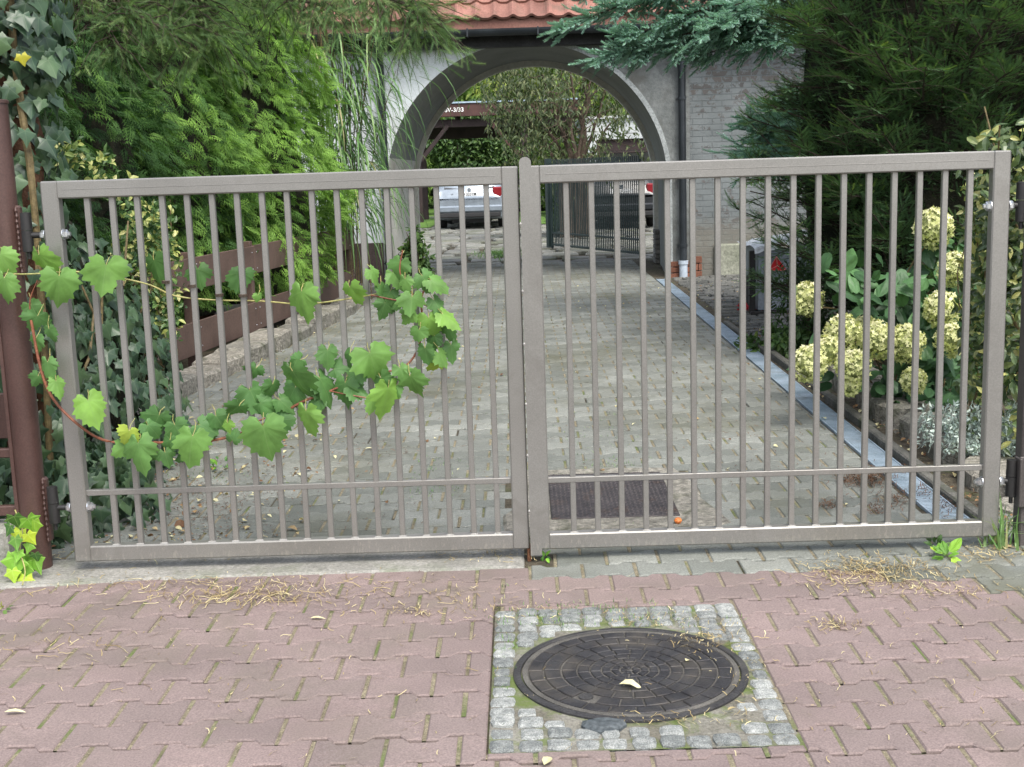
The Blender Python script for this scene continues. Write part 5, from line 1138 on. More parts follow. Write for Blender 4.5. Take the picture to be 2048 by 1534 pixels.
mb = MB(); mb.tube([(3.5, 12.6, -0.05), (3.5, 12.6, 5)], [0.14, 0.08], 12, rough=0.06); mb.build('trunk', M_bark, bs_); limbs = []; tr = (3.5, 12.6)
def Bp(px, py, Y): return P(px, py, Y)
for (a, y0, b, y1, Y, z0) in ((1600, 20, 1125, 58, 12.2, 3.25), (1560, 60, 1185, 118, 12.0, 3.0), (1600, -10, 1210, 12, 12.5, 3.4), (1640, 60, 1330, 100, 12.1, 2.9), (1600, -20, 1300, -5, 11.9, 3.5), (1640, 90, 1400, 112, 12.4, 2.8), (1640, 40, 1250, 75, 11.8, 3.1),
                          (1650, 0, 1420, 50, 11.7, 3.3), (1660, 30, 1500, 95, 11.9, 3.0), (1600, -40, 1180, -25, 12.3, 3.6), (1650, 50, 1350, 35, 12.6, 3.1), (1640, 60, 1400, 70, 11.6, 3.0), (1650, 20, 1560, 80, 11.8, 3.0), (1640, 10, 1280, 105, 12.2, 3.05), (1600, 10, 1470, 10, 11.8, 3.3)):
    limbs.append(((tr[0], tr[1], z0), Bp(b, y1, Y), 0.10))
for (b, y1, Y) in ((1500, 240, 11.2), (1515, 265, 11.3), (1470, 310, 11.2), (1530, 300, 11.0), (1545, 250, 11.1), (1560, 225, 11.4), (1500, 335, 11.2), (1560, 330, 10.9)): limbs.append(((tr[0]-0.1, tr[1]-0.1, 1.9), Bp(b, y1, Y), 0.05))
branch_tree(bs_, SPRUCE, L_blue, limbs, 0.085, 44, 0.50, 10, 0.58, 0.5, droop=0.22, tiplight=0.4, rk=0.007, lo=0.2, bark=M_bark_d)

# ------------------------------------------------------------------ hydrangea
hy = thing('hydrangea', 'panicle hydrangea with many creamy green flower heads behind the right gate leaf', 'shrub', (2.35, 7.6, 0))
BL = [(1868, 455, 34, 7.6), (1909, 537, 30, 7.3), (1960, 505, 21, 7.5), (1615, 596, 29, 7.6), (1884, 617, 32, 7.1), (1686, 665, 34, 7.2), (1729, 658, 25, 7.4), (1756, 678, 33, 7.0), (1812, 685, 34, 7.0), (1654, 699, 27, 7.0), (1617, 726, 32, 6.9), (1706, 731, 31, 6.8), (1902, 679, 29, 6.9), (1827, 761, 24, 6.7), (1962, 632, 20, 7.3), (1700, 770, 18, 6.8)]
sm = MB(); lp = []; ld_ = []
fl = []
for k in range(4):
    a = PI/2*k; fl.append((a))
fv = [(0, 0, 0.0)]; ff = []
for a in fl:
    b = len(fv); c_, s_ = math.cos(a), math.sin(a); 
    for (u, v, z) in ((0.30, 0.34, 0.05), (0.0, 0.98, 0.12), (-0.30, 0.34, 0.05)): fv.append((u*c_-v*s_, u*s_+v*c_, z))
    ff.append((0, b, b+1, b+2))
FLORET = tpl(fv, ff)
for k, (px, py, rp, Y) in enumerate(BL):
    c = P(px, py, Y); R_ = rp/2496*Y*1.16; m = int(280*(R_/0.09)**2)+60; d = rsph(m); el_ = np.array((1.0, 1.0, 1.12)); rrr = R_*(0.80+0.22*NR.rand(m)); p = c+d*el_*rrr[:, None]*(1-0.12*np.maximum(0, d[:, 2:3]))
    b_ = thing_child('flower_head', hy, tuple(np.array(c)-np.array((2.35, 7.6, 0))))
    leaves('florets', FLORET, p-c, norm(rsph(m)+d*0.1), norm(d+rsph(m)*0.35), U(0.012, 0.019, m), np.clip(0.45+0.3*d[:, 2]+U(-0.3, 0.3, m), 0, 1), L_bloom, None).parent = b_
    co = MB(); co.lathe((0, 0, 0), [(0.001, -R_*0.8), (R_*0.62, -R_*0.45), (R_*0.74, 0), (R_*0.6, R_*0.5), (0.001, R_*0.85)], 12); cc_ = co.build('flower_core', surf('flower core', (0.16, 0.19, 0.07), (0.24, 0.26, 0.11), 30, 0.9) if k == 0 else bpy.data.materials['flower core']); cc_.parent = b_
    ba = (2.45+rnd.uniform(-.2, .2), 7.75, 0.0); st_ = bez([ba, (np.array(ba)+c)/2+np.array((0, 0.1, 0.18)), c+np.array((0, 0.03, -R_*0.5))], 5); sm.tube(st_, 0.0055, 5)
    for q in range(8): t = st_[-1-rnd.randint(0, 5)]; lp.append(t+rsph(1)[0]*0.05); ld_.append(norm(rsph(1)[0]+np.array((0, -0.5, 0.2))))
for (px, py, Y, m, sx) in ((1720, 590, 7.3, 34, .13), (1790, 600, 7.3, 40, .15), (1850, 640, 7.2, 40, .14), (1780, 720, 7.1, 60, .18), (1900, 600, 7.4, 40, .14), (1880, 730, 7.0, 60, .16), (1700, 700, 7.3, 40, .14), (1930, 680, 7.2, 40, .14), (1905, 480, 7.5, 20, .07), (1850, 800, 7.0, 40, .14), (1660, 570, 7.4, 12, .05)):
    c = P(px, py, Y)
    for q in range(m): lp.append(c+GN(3)*sx*np.array((1, 1, 0.8))); ld_.append(norm(rsph(1)[0]+np.array((0, -0.6, 0.3))))
sm.build('stems', M_stem, hy); p = np.array(lp); d = np.array(ld_); p[:, 1] += 0.10; ok = p[:, 2] > 0.05
for (px, py, rp, Y) in BL:       # leaves do not grow across the faces of the heads
    c = P(px, py, Y); k_ = p[:, 1] < c[1]+0.05; h_ = np.hypot(p[:, 0]-c[0], p[:, 2]-c[2]+0.03) < rp/2496*Y*1.35+0.07; ok &= ~(k_ & h_)
p = p[ok]; d = d[ok]; n = len(p)
HYL = lobed([(0.03, 0.0, 0), (0.18, 0.10, 1), (0.27, 0.30, 0), (0.29, 0.5, 1), (0.22, 0.72, 0), (0.10, 0.90, 0), (0.0, 1.0, 1)], 0.25, 0.05)
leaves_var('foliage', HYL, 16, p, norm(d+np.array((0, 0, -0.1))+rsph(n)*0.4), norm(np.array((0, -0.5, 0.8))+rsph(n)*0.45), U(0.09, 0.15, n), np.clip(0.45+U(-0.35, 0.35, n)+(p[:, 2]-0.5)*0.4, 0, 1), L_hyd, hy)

# ------------------------------------------------------------------ right edge shrubs and low plants
vr = thing('broadleaf_shrub', 'mixed green and yellowish evergreen shrub behind the right gate post', 'shrub', (2.5, 5.9, 0)); mb = MB(); pp_ = []
for k in range(16):
    e_ = (2.45+U(-.35, .5), 5.9+U(-.4, .4), U(0.5, 1.75)); limb(mb, (2.6+U(-.1, .1), 6.0, -0.03), e_, 0.012, 0.004); 
mb.build('stems', M_stem, vr)
for (px, py, Y, m, sx, sz) in ((2010, 330, 5.8, 160, .12, .09), (2060, 380, 5.8, 200, .12, .15), (1985, 480, 6.0, 260, .07, .2), (2050, 560, 5.8, 260, .12, .2), (1980, 680, 6.0, 240, .08, .16), (2050, 720, 5.8, 240, .12, .2), (1990, 290, 5.9, 60, .05, .03), (2020, 850, 5.9, 100, .12, .1), (2120, 500, 5.9, 300, .2, .4)): pp_.append(P(px, py, Y)+GN((m, 3))*np.array((sx, sx*1.2, sz)))
p = np.vstack(pp_); p = p[(p[:, 1] > 4.95) & (p[:, 2] > 0.05)]; n = len(p)
leafcloud('foliage', ovate(0.42, 0.08, 0.1), p, np.tile((-0.1, -0.8, 0.3), (n, 1)), 0.062, leaf_mat('privet leaf', [(0, (0.030, 0.055, 0.022)), (0.6, (0.085, 0.13, 0.045)), (0.85, (0.18, 0.22, 0.075)), (1, (0.50, 0.48, 0.16))], 0.2, 0.3, 0.5), vr, 0.5+U(-0.45, 0.5, n), droop=0.3)
vl = thing('variegated_shrub', 'small leaved yellow variegated shrub between hydrangea and right gate stile', 'shrub', (2.3, 6.3, 0)); mb = MB()
for k in range(8): limb(mb, (2.35, 6.35, 0), (2.3+U(-.12, .15), 6.3+U(-.2, .2), U(0.6, 1.4)), 0.008, 0.003)
mb.build('stems', M_stem, vl); p = np.vstack([P(a, b, 6.2)+GN((m, 3))*np.array((.05, .06, s)) for a, b, m, s in ((1962, 400, 140, .07), (1965, 470, 160, .08), (1960, 580, 200, .1), (1960, 680, 160, .08), (1975, 760, 120, .08), (2040, 640, 140, .12))])
leafcloud('foliage', ovate(0.5), p, np.tile((0, -0.8, 0.3), (len(p), 1)), 0.040, L_varie, vl, 0.6+U(-0.45, 0.4, len(p)), droop=0.1)
sv = thing('silver_santolina', 'silvery white low shrub spilling over the stone slabs by the right hinge', 'shrub', (2.5, 6.4, 0)); mb = MB(); ps = []; ts = []
for k in range(330):
    px = rnd.uniform(1850, 2075); py = rnd.uniform(805, 945); 
    if px < 1900 and py > 860: continue
    e_ = P(px, py, 6.15+rnd.uniform(-0.35, 0.3)); e_[2] = max(e_[2], 0.12); b_ = np.array((e_[0]+rnd.uniform(-.1, .1), e_[1]+0.1, max(0.05, e_[2]-0.16))); mb.tube([b_, (b_+e_)/2+np.array((rnd.uniform(-.02, .02), 0, 0)), e_], 0.0025, 4, cap=False)
    for t in np.linspace(0.2, 1, 12): ps.append(b_+(e_-b_)*t); ts.append(norm((e_-b_)*4+rsph(1)[0]))
mb.build('stems', plain('silver stem', (0.3, 0.34, 0.3), 0.8), sv); p = np.array(ps); n = len(p)
leaves('foliage', ovate(0.4), p, np.array(ts), rsph(n), U(0.02, 0.036, n), np.clip(0.7+U(-0.4, 0.4, n), 0, 1), L_silver, sv)
bush('low dark shrub under the yew beside the far end of the cobbled path', (2.45, 10.4, 0.35), (0.45, 0.5, 0.42), 2600, L_shrub, 0.06, 21, tl=0.25, T=NARROW)
bush('trailing green weeds at the far corner of the right border beside the drain', (2.05, 10.0, 0.06), (0.28, 0.5, 0.12), 700, L_shrub, 0.06, 22, tl=0.5, cat='weed', name='weed', stems=4)
bush('leafy green plant growing against the left pier inside the arch', (-1.42, 17.0, 0.35), (0.22, 0.30, 0.52), 900, L_shrub, 0.085, 23, tl=0.6, T=OVATE, cat='plant', name='climbing_plant')
bush('dark undergrowth beneath the hydrangea and yew', (3.0, 8.4, 0.2), (1.1, 0.9, 0.35), 3500, L_yew, 0.07, 24, tl=0.2, cat='undergrowth', name='undergrowth')
def small_plant(label, px, py, n, sz, mat, T, tl, spread=0.05, up=0.6, name='weed', cat='weed'):
    c = G(px, py); d = norm(rsph(n)+np.array((0, 0, up))); p = np.array(c)+d*spread*U(0.3, 1, n)[:, None]; p[:, 2] = np.abs(p[:, 2])+0.004
    o = leaves(name, T, p, norm(d+np.array((0, 0, -0.2))), norm(rsph(n)*0.4+np.array((0, -0.4, 1))), sz*U(0.6, 1.2, n), np.clip(tl+U(-0.3, 0.3, n), 0, 1), mat, None, loc=c); return tag(o, label, cat)
small_plant('bright green sow thistle weed in the pavement gap near the right gate corner', 1893, 1118, 9, 0.065, L_ivyb, HYL, 0.5, 0.03)
small_plant('dark small weed just behind the bright one near the right gate corner', 1870, 1098, 12, 0.04, L_shrub, OVATE, 0.5, 0.04)
small_plant('tiny green weed under the meeting stiles of the gate', 1090, 1118, 8, 0.028, L_ivyb, OVATE, 0.3, 0.02)
small_plant('tiny weed in the red paving at the left edge', 8, 1222, 7, 0.03, L_shrub, OVATE, 0.8, 0.02)
small_plant('small weed cluster on the shaded drive behind the left leaf', 440, 940, 14, 0.05, L_ivyb, OVATE, 0.2, 0.07)
g_ = G(1998, 1096); V, Lp, S, T_ = tuft(34, (g_[0]+0.02, g_[1]+0.02), (0.03, 0.03), 0.20, 1.3, 0.006); T_ = [0.55+0.45*t for t in T_]; tag(fast('grass_tuft', V, Lp, S, L_grass, None, T_), 'yellowing tuft of broad grass at the foot of the right gate post', 'grass tuft')
sp_ = thing('ivy_sprig', 'bright lime green young ivy sprig trailing beside the foot of the brown post', 'ivy', (-1.98, 4.6, 0))
mb = MB(); spts = bez([P(30, 1020, 4.66), P(45, 1060, 4.6), P(40, 1100, 4.58), P(50, 1140, 4.55), P(45, 1170, 4.5)], 6); mb.tube(spts, 0.0025, 5); mb.build('stem', M_caney, sp_)
IL = [(28, 1045, 40, .1), (55, 1050, 42, .5), (68, 1052, 36, .6), (40, 1072, 34, .95), (55, 1078, 30, .95), (30, 1085, 30, .2), (38, 1110, 26, .5), (48, 1118, 28, .3), (30, 1130, 52, .5), (50, 1140, 46, .45), (68, 1128, 40, .4), (40, 1160, 40, .8), (52, 1165, 36, .9), (45, 1180, 26, 1.0), (20, 1060, 30, .0), (70, 1115, 26, .0), (60, 1095, 24, .4), (24, 1150, 30, .75)]
p = np.array([P(a, b-s*0.3, 4.56+0.05*rnd.random()) for a, b, s, t in IL]); n = len(p)
leaves('leaf_blades', IVY, p, norm(np.array((0, 0, -1.0))+rsph(n)*0.5), norm(np.array((0, -1.0, 0.5))+rsph(n)*0.4), np.array([s for a, b, s, t in IL])/2496*4.6*1.05, np.array([t for a, b, s, t in IL]), L_ivyb, sp_)

# ------------------------------------------------------------------ grapevine on the gate
gv = thing('grapevine', 'grapevine with large lobed leaves woven through the left gate leaf', 'vine', (-1.9, 4.62, 0.0))
def path(pts, n=6): return bez([P(a, b, y) for a, b, y in pts], n)
mb = MB(); mb.tube(path([(-40, 548, 4.60), (60, 548, 4.60), (150, 543, 4.62), (240, 556, 4.64), (300, 570, 4.67), (352, 592, 4.70), (430, 600, 4.72), (520, 602, 4.70), (610, 608, 4.66), (700, 597, 4.66), (770, 585, 4.68)]), 0.0032, 6); mb.build('green_shoot', M_caney, gv)
mb = MB(); mb.tube(path([(62, 640, 4.62), (82, 740, 4.62), (108, 800, 4.62), (160, 852, 4.62), (215, 882, 4.65), (300, 885, 4.66), (400, 884, 4.68), (480, 868, 4.70), (540, 842, 4.70), (600, 806, 4.66), (660, 782, 4.66), (740, 748, 4.66), (800, 738, 4.68), (832, 706, 4.70), (846, 650, 4.66), (842, 600, 4.64), (858, 560, 4.64)]), [0.0052]*60+[0.004]*37, 7); mb.build('red_cane', M_cane, gv)
mb = MB()
for pts in ([(742, 590, 4.66), (790, 600, 4.66), (850, 610, 4.66), (885, 640, 4.66)], [(480, 868, 4.68), (500, 850, 4.66), (530, 836, 4.66)], [(300, 885, 4.66), (320, 905, 4.66), (345, 925, 4.66)], [(62, 640, 4.62), (60, 600, 4.62), (75, 560, 4.62)], [(842, 610, 4.64), (820, 580, 4.62), (800, 545, 4.62), (805, 500, 4.62)], [(660, 782, 4.66), (700, 790, 4.62), (760, 800, 4.62)]): mb = MB(); mb.tube(path(pts), 0.0028, 5); mb.build('side_shoot', M_cane, gv)
# px, py of the petiole end, size in px, tint, roll angle of the tip from straight down (deg, + to the right), depth
GLV = [(0, 508, 62, .55, 20, 4.58), (8, 556, 58, .5, -10, 4.56), (78, 510, 84, .62, 15, 4.60), (118, 552, 92, .60, 4, 4.57), (212, 530, 84, .62, -8, 4.58), (308, 520, 62, .35, 10, 4.74), (396, 538, 62, .30, 0, 4.76), (484, 545, 60, .30, -10, 4.76), (516, 590, 20, .6, 0, 4.66),
       (603, 583, 80, .68, -6, 4.60), (700, 575, 66, .78, 12, 4.60), (742, 540, 40, .5, 40, 4.64), (62, 610, 44, .3, 20, 4.64), (75, 632, 50, .35, -20, 4.62), (98, 658, 46, .35, 10, 4.60), (72, 676, 44, .4, -15, 4.62), (95, 724, 46, .45, 0, 4.60), (112, 762, 50, .55, 20, 4.58), (76, 752, 40, .3, -30, 4.62), (176, 800, 74, .80, 18, 4.58),
       (258, 862, 44, .86, -20, 4.60), (276, 886, 92, .42, 0, 4.58), (318, 830, 64, .22, -30, 4.66), (296, 850, 44, .3, 40, 4.64), (350, 850, 56, .25, 20, 4.64), (340, 880, 44, .3, 0, 4.63), (385, 872, 78, .52, -6, 4.58), (400, 850, 50, .2, 60, 4.66), (432, 832, 54, .25, 30, 4.66), (455, 846, 34, .7, 0, 4.60), (420, 862, 50, .2, -70, 4.67),
       (500, 780, 62, .22, 20, 4.68), (478, 812, 50, .3, -40, 4.64), (520, 806, 56, .25, 70, 4.66), (526, 852, 92, .55, 2, 4.58), (560, 800, 46, .3, 50, 4.66), (545, 768, 50, .3, -10, 4.66), (512, 736, 40, .15, -30, 4.70), (585, 742, 84, .45, 20, 4.60), (600, 720, 46, .4, -60, 4.66), (612, 822, 78, .72, 4, 4.57), (640, 756, 70, .30, 30, 4.64), (590, 775, 60, .25, -40, 4.66),
       (655, 700, 58, .35, 0, 4.66), (700, 706, 48, .3, -20, 4.66), (690, 766, 62, .25, -10, 4.64), (740, 706, 84, .5, 20, 4.60), (720, 742, 60, .3, -40, 4.65), (762, 756, 54, .35, 30, 4.62), (776, 776, 70, .72, -4, 4.58), (800, 736, 44, .55, 20, 4.60), (820, 752, 72, .55, 10, 4.58), (792, 770, 40, .5, -50, 4.62), (705, 775, 50, .3, 60, 4.64), (668, 738, 50, .2, 90, 4.68), (748, 800, 44, .7, -20, 4.60),
       (800, 525, 50, .5, -20, 4.62), (786, 545, 46, .45, 30, 4.64), (810, 558, 44, .45, 0, 4.60), (845, 552, 52, .4, 30, 4.62), (780, 582, 46, .35, -30, 4.66), (824, 594, 56, .5, 0, 4.59), (806, 600, 44, .35, -50, 4.66), (770, 606, 44, .3, -20, 4.66), (862, 560, 46, .45, 60, 4.62), (868, 600, 48, .35, 30, 4.64), (886, 628, 58, .78, 50, 4.60), (858, 636, 54, .70, 10, 4.63), (894, 648, 46, .3, 20, 4.66), (868, 672, 46, .3, -20, 4.66), (838, 660, 40, .45, -10, 4.60), (902, 690, 42, .3, 10, 4.66), (878, 706, 44, .55, 30, 4.62), (820, 625, 44, .5, -40, 4.61), (850, 696, 46, .45, 0, 4.60), (878, 720, 40, .8, -30, 4.64), (760, 570, 34, .4, 0, 4.66),
       (465, 880, 40, .2, 150, 4.66), (560, 840, 42, .25, 100, 4.66), (375, 905, 36, .2, -60, 4.68), (292, 905, 40, .25, 50, 4.66), (330, 905, 40, .3, 20, 4.62), (250, 892, 40, .5, -60, 4.62), (640, 800, 44, .35, -60, 4.64), (625, 770, 50, .3, 80, 4.65)]
p = []; tp = []; nm = []; sz = []; tn = []; pet = MB(); F3, R3, U3 = np.array((0, 1, 0.0)), np.array((1.0, 0, 0)), np.array((0, 0, 1.0))
for (a, b, s, t, an_, Y) in GLV:
    c = P(a, b, Y); an_ = math.radians(an_); yaw_, pit_ = rnd.uniform(-1.0, 1.0), rnd.uniform(-0.1, 1.0)
    tipd = norm(R3*math.sin(an_)-U3*math.cos(an_)-F3*0.25*pit_); n_ = norm(-F3+R3*yaw_+U3*pit_); p.append(c); tp.append(tipd); nm.append(n_); sz.append(s/2496*Y*0.88); tn.append(min(1, t+rnd.uniform(0.0, 0.16)))
    e_ = c-tipd*rnd.uniform(0.025, 0.05)+F3*0.03; pet.tube([c, (c+e_)/2+rsph(1)[0]*0.006, e_], 0.0014, 4, cap=False)
pet.build('petioles', M_caney, gv)
leaves_var('leaf_blades', GRAPE, len(p), p, tp, nm, np.array(sz)*(0.94+0.1*np.sin(np.arange(len(p))*1.7)), tn, L_grape, gv)
# wire ties on the bars
for (a, b) in ((330, 566), (382, 574), (437, 592), (484, 593)):
    c = P(a+2, b, GY); mb = MB()
    for q in range(3): mb.lathe((c[0], c[1], c[2]+q*0.004), [(0.0155, -0.0014), (0.0175, 0), (0.0155, 0.0014), (0.0145, 0)], 10)
    mb.build('wire_tie', M_bark, gv)

# ------------------------------------------------------------------ trailer with red triangle, beyond the cobbled path
TY = 12.4; tl_ = P(1512, 560, TY); tr_ = P(1600, 560, TY); tz0 = P(1550, 600, TY)[2]; tz1 = P(1550, 480, TY)[2]
tw = thing('trailer', 'small blue grey garden trailer with a rumpled tarp, half hidden by the yew', 'trailer', (tl_[0]+0.3, TY, 0))
M_bg = surf('blue grey sheet metal', (0.17, 0.20, 0.23), (0.24, 0.27, 0.30), 3, 0.5, 0.2, fine=40, fine_amt=0.2, bmp=0.2)
mb = MB(); mb.cbox((tl_[0]+0.02, TY, tz0-0.10), (tl_[0]+0.62, TY+0.02, tz1-0.08), 0.004); mb.cbox((tl_[0]+0.02, TY+0.022, tz0-0.10), (tl_[0]+0.04, TY+1.0, tz1-0.08), 0.004); mb.cbox((tl_[0]+0.60, TY+0.022, tz0-0.10), (tl_[0]+0.62, TY+1.0, tz1-0.08), 0.004); mb.build('tailboard', M_bg, tw)
mb = MB(); V = []; nx = 12
for j in range(9):
    for i in range(nx+1): x = tl_[0]-0.02+0.68*i/nx; V.append((x, TY-0.03+0.13*j, tz1-0.075+0.16*i/nx*(1-j*0.05)+0.016*math.sin(i*1.7+j)+rnd.uniform(-0.008, 0.008)))
F = [(j*(nx+1)+i, j*(nx+1)+i+1, (j+1)*(nx+1)+i+1, (j+1)*(nx+1)+i) for j in range(8) for i in range(nx)]
b = len(V); 
for i in range(nx+1): V.append((V[i][0], TY-0.035, V[i][2]-0.05-0.02*math.sin(i*2.1)))
F += [(i, b+i, b+i+1, i+1) for i in range(nx)]
mb.add(V, F); mb.build('tarp', surf('pale tarp', (0.50, 0.53, 0.56), (0.64, 0.67, 0.69), 5, 0.5, fine=30), tw)
mb = MB(); mb.cbox((tl_[0]-0.06, TY+0.02, tz0-0.22), (tl_[0]-0.0, TY+0.08, tz1-0.10), 0.006); mb.cbox((tl_[0]-0.06, TY-0.05, tz0-0.16), (tl_[0]+0.66, TY-0.005, tz0-0.105), 0.006)
for q in range(4): mb.cbox((tl_[0]-0.075, TY-0.01, tz0+0.05+q*0.07), (tl_[0]-0.0, TY+0.015, tz0+0.065+q*0.07), 0.003)
mb.build('frame', M_hinge, tw)
for s in (0.04, 0.58):
    mb = MB(); mb.lathe((0, 0, 0), [(0.08, -0.05), (0.16, -0.05), (0.18, -0.03), (0.18, 0.03), (0.16, 0.05), (0.08, 0.05)], 20); mb.v = [(tl_[0]+s+z, TY+0.45+x, 0.18+y) for x, y, z in mb.v]; mb.build('wheel', M_tyre, tw)
ta, tb_, tc_ = P(1536, 541, TY-0.02), P(1574, 541, TY-0.02), P(1553, 513, TY-0.02); mb = MB()
mb.add([tuple(ta), tuple(tb_), tuple(tc_)]+[(q[0], q[1]+0.012, q[2]) for q in (ta, tb_, tc_)], [(0, 1, 2), (0, 3, 4, 1), (1, 4, 5, 2), (2, 5, 3, 0)]); tri = mb.build('warning_triangle', plain('red reflector', (0.50, 0.025, 0.03), 0.3), tw)
mb = MB(); cc = (ta+tb_+tc_)/3
for q in (ta, tb_, tc_): mb.tube([cc+np.array((0, -0.004, 0)), q+np.array((0, -0.004, 0))], 0.003, 4)
mb.tube([ta+np.array((0, -0.004, 0)), tb_+np.array((0, -0.004, 0)), tc_+np.array((0, -0.004, 0)), ta+np.array((0, -0.004, 0))], 0.004, 4); mb.build('reflector_ribs', plain('pink ribs', (0.6, 0.25, 0.22), 0.4), tri)

# ------------------------------------------------------------------ litter
g_ = G(1500, 622); n = 60; d = norm(rsph(n)+np.array((0, 0, 0.4))); tag(leaves('red_petals', BROAD, np.array(g_)+np.stack((U(-.11, .11, n), U(-.05, .05, n), U(0.005, 0.05, n)), 1), d, norm(rsph(n)+np.array((0, -1, 1))), U(0.03, 0.055, n), U(0, 1, n), leaf_mat('red petal', [(0, (0.35, 0.01, 0.02)), (1, (0.65, 0.04, 0.06))], 0.2, 0.4), None, loc=g_), 'small heap of bright red petals on the dark cobbled path', 'petals', kind='stuff')
def fallen(label, px, py, size, mat, tint, T, rz, nz=(0.1, -0.1, 1), curl=True, z=0.009):
    c = G(px, py, z); tipd = np.array((math.sin(rz), math.cos(rz), 0.06)); o = leaves('fallen_leaf', T, [c], [tipd], [norm(np.array(nz))], [size], [tint], mat, None, loc=c); return tag(o, label, 'fallen leaf')
L_dry = leaf_mat('dry leaf', [(0, (0.12, 0.055, 0.025)), (0.4, (0.26, 0.15, 0.07)), (0.75, (0.50, 0.44, 0.24)), (1, (0.66, 0.62, 0.38))], 0.15, 0.6)
fallen('curled pale yellow leaf lying in the middle of the manhole cover', 1238, 1368, 0.075, L_dry, 0.95, ovate(0.42, 0.12, 0.3), 1.9, z=0.012)
fallen('small round pale leaf on the right half of the manhole cover', 1372, 1322, 0.022, L_dry, 0.9, BROAD, 0.5, z=0.010)
fallen('narrow tan leaf on the lower right rim of the manhole cover', 1455, 1420, 0.035, L_dry, 0.6, NARROW, 0.9, z=0.012)
fallen('pale yellow leaf on the red paving at the left edge', 8, 1424, 0.062, L_dry, 0.98, NARROW, 1.5)
fallen('whitish dried leaf on the red paving left of the setts', 620, 1236, 0.055, L_dry, 0.9, NARROW, 1.6)
fallen('brown curled leaf on the shaded drive near the left stile', 348, 1052, 0.07, L_dry, 0.05, BROAD, 1.0, (0.4, -0.6, 1))
fallen('tan leaf on the shaded drive behind the left leaf bottom rail', 575, 1055, 0.05, L_dry, 0.5, BROAD, 2.0)
fallen('yellow leaf at the bottom edge of the photo right of the setts', 1088, 1530, 0.05, L_dry, 0.92, OVATE, 0.4)
fallen('white leaf on the drive behind the left leaf', 730, 897, 0.05, L_dry, 1.0, NARROW, 1.4)
fallen('pale leaf lying beside the drain channel', 1652, 838, 0.05, L_dry, 0.85, OVATE, -0.3)
c = G(1356, 1041, 0.02); mb = MB(); mb.lathe(tuple(c), [(0.001, -0.012), (0.012, -0.010), (0.017, 0), (0.012, 0.010), (0.001, 0.013)], 10, 0.5); tag(mb.build('orange_berry', plain('orange berry', (0.75, 0.22, 0.05), 0.4), None, loc=c), 'small orange fruit on the corner of the concrete cover surround', 'fruit')
def strands(name, label, spots, mat, cat, wd=0.0011, kinks=4):
    V = []; Lp = []; S = []; T_ = []
    for (px, py, n, sx, sy, ln, zz) in spots:
        for k in range(n):
            x0, y0 = rnd.gauss(px, sx), rnd.gauss(py, sy)
            if y0 < 780 and zz < 0.02: continue
            g = G(x0, y0); x, y, z = g[0], g[1], 0.002+rnd.random()*zz; a = rnd.gauss(0, 1.1); L_ = ln*rnd.uniform(0.3, 1.4); b = len(V); tv = rnd.random(); m = kinks+1
            for q in range(m):
                V += [(x-math.sin(a)*wd, y+math.cos(a)*wd, z), (x+math.sin(a)*wd, y-math.cos(a)*wd, z+0.0008)]; T_ += [tv, tv]
                a += rnd.gauss(0, 0.35); x += math.cos(a)*L_/kinks; y += math.sin(a)*L_/kinks; z = max(0.002, z+rnd.gauss(0, 0.002+zz*0.12))
            for q in range(m-1): i = b+2*q; Lp += [i, i+1, i+3, i+2]; S.append(4)
    return tag(fast(name, V, Lp, S, mat, None, T_), label, cat, kind='stuff')
L_straw = leaf_mat('straw', [(0, (0.22, 0.15, 0.07)), (0.5, (0.42, 0.33, 0.16)), (1, (0.62, 0.54, 0.32))], 0.1, 0.7)
L_needle = leaf_mat('brown needles', [(0, (0.07, 0.035, 0.02)), (1, (0.17, 0.09, 0.05))], 0.05, 0.8)
strands('straw', 'dry straw and grass clippings blown over the pavement before the gate', [(300, 1165, 260, 150, 12, .05, .004), (480, 1195, 230, 90, 7, .09, .006), (560, 1175, 170, 120, 15, .08, .006), (760, 1200, 260, 180, 26, .05, .003), (820, 1225, 60, 25, 5, .04, .008), (560, 1300, 220, 380, 110, .035, .002), (960, 1110, 260, 60, 10, .04, .005), (1740, 1145, 800, 75, 16, .05, .008), (1670, 1250, 90, 26, 7, .04, .006), (1880, 1180, 200, 90, 14, .05, .004), (1990, 1105, 170, 40, 10, .05, .006),
        (1400, 1280, 150, 50, 14, .045, .006), (1290, 1240, 120, 90, 10, .035, .004), (1050, 1220, 70, 50, 8, .03, .004), (1480, 1350, 60, 20, 40, .03, .004), (1350, 1440, 50, 80, 5, .04, .005), (1750, 1350, 150, 220, 90, .03, .002), (100, 1290, 80, 100, 20, .07, .003), (280, 1110, 160, 110, 6, .04, .006)], L_straw, 'straw')
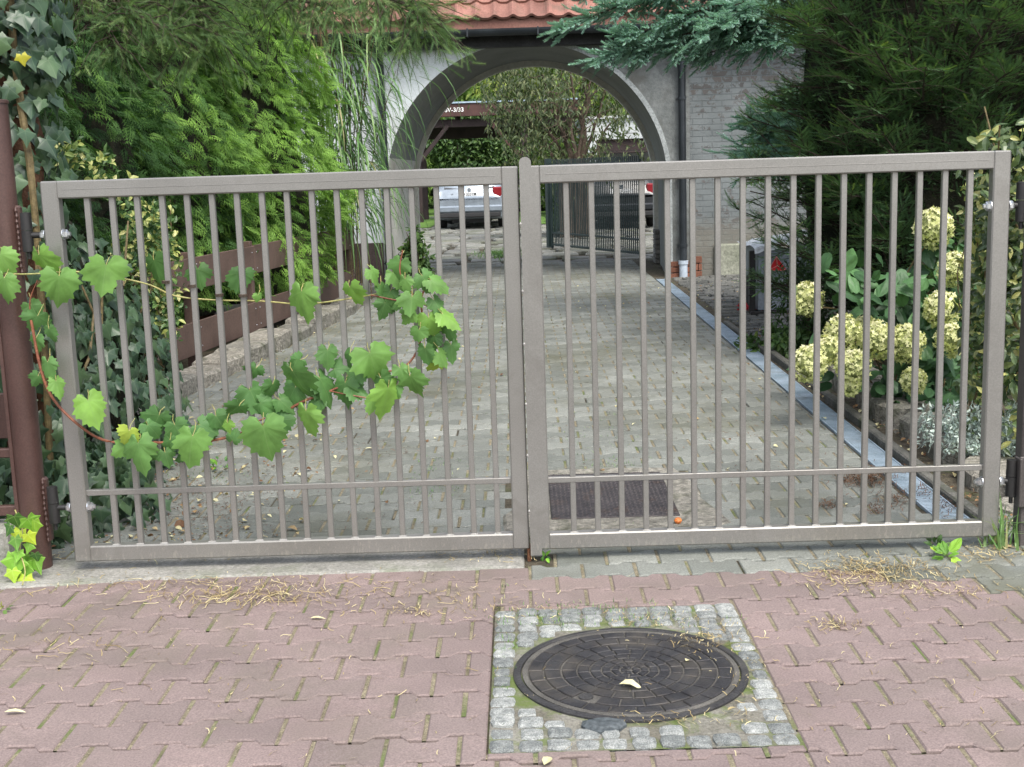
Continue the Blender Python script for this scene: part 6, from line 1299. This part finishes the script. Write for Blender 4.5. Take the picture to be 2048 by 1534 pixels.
strands('needle_litter', 'brown clumps of fallen conifer needles and dirt on the drive', [(1725, 960, 520, 28, 8, .05, .022), (1770, 990, 160, 40, 16, .04, .010), (1655, 1010, 90, 13, 5, .035, .016), (1790, 1005, 110, 16, 6, .035, .012), (1755, 1022, 90, 12, 5, .03, .012), (1850, 985, 80, 20, 8, .03, .012), (1900, 1010, 160, 22, 14, .035, .014), (1820, 940, 60, 16, 5, .03, .012), (330, 1010, 900, 110, 40, .035, .006), (450, 960, 300, 90, 40, .03, .004), (740, 900, 220, 60, 22, .03, .003), (600, 1000, 200, 180, 50, .03, .003), (1240, 870, 260, 220, 60, .025, .003), (1500, 880, 120, 100, 40, .03, .003)], L_needle, 'needles', 0.0013)
# scattered crumbs, twigs and dead leaves that lie everywhere along the edges
def crumbs(name, label, areas, mat, cat, size):
    pts = []; 
    for (x0, x1, y0, y1, n) in areas: pts.append(np.stack((U(x0, x1, n), U(y0, y1, n), U(0.002, 0.012, n)), 1))
    p = np.vstack(pts); n = len(p); d = norm(rsph(n)*np.array((1, 1, 0.25)))
    return tag(leaves(name, BROAD, p, d, norm(np.array((0, 0, 1.0))+rsph(n)*0.5), U(size*0.4, size*1.4, n), U(0, 1, n), mat), label, cat, kind='stuff')
crumbs('leaf_litter', 'small brown dead leaves and crumbs lying along the borders', [(-2.4, -1.0, 4.9, 7.2, 330), (-2.5, -1.9, 7, 13, 150), (1.9, 2.1, 4.8, 9, 150), (2.0, 3.2, 4.9, 7.0, 160), (-1.5, 1.7, 5, 16, 170), (1.95, 3.0, 9.5, 16, 260), (1.7, 2.2, 4.55, 5.0, 60), (-2.2, -1.2, 4.85, 5.3, 90)], L_dry, 'dead leaves', 0.026)
V, Lp, S, T_ = [], [], [], []
for (px, py, n, sx, sy) in ((1010, 790, 60, 40, 50), (1180, 900, 90, 60, 60), (950, 700, 40, 20, 60), (1230, 930, 40, 40, 8), (880, 930, 40, 30, 14), (420, 950, 60, 60, 14), (1190, 1215, 60, 90, 8), (1010, 1280, 40, 8, 60), (1340, 1240, 50, 60, 10), (1120, 1240, 60, 60, 8), (860, 980, 40, 30, 10)):
    for k in range(n):
        g = G(rnd.gauss(px, sx), rnd.gauss(py, sy)); a_, b_, c_, d_ = tuft(2, (g[0], g[1]), (0.008, 0.008), 0.018, 1.5, 0.0016); o_ = len(V); V += a_; Lp += [i+o_ for i in b_]; S += c_; T_ += d_
tag(fast('joint_grass', V, Lp, S, L_grass, None, T_), 'tiny grass blades and moss growing in the paving joints', 'grass', kind='stuff')
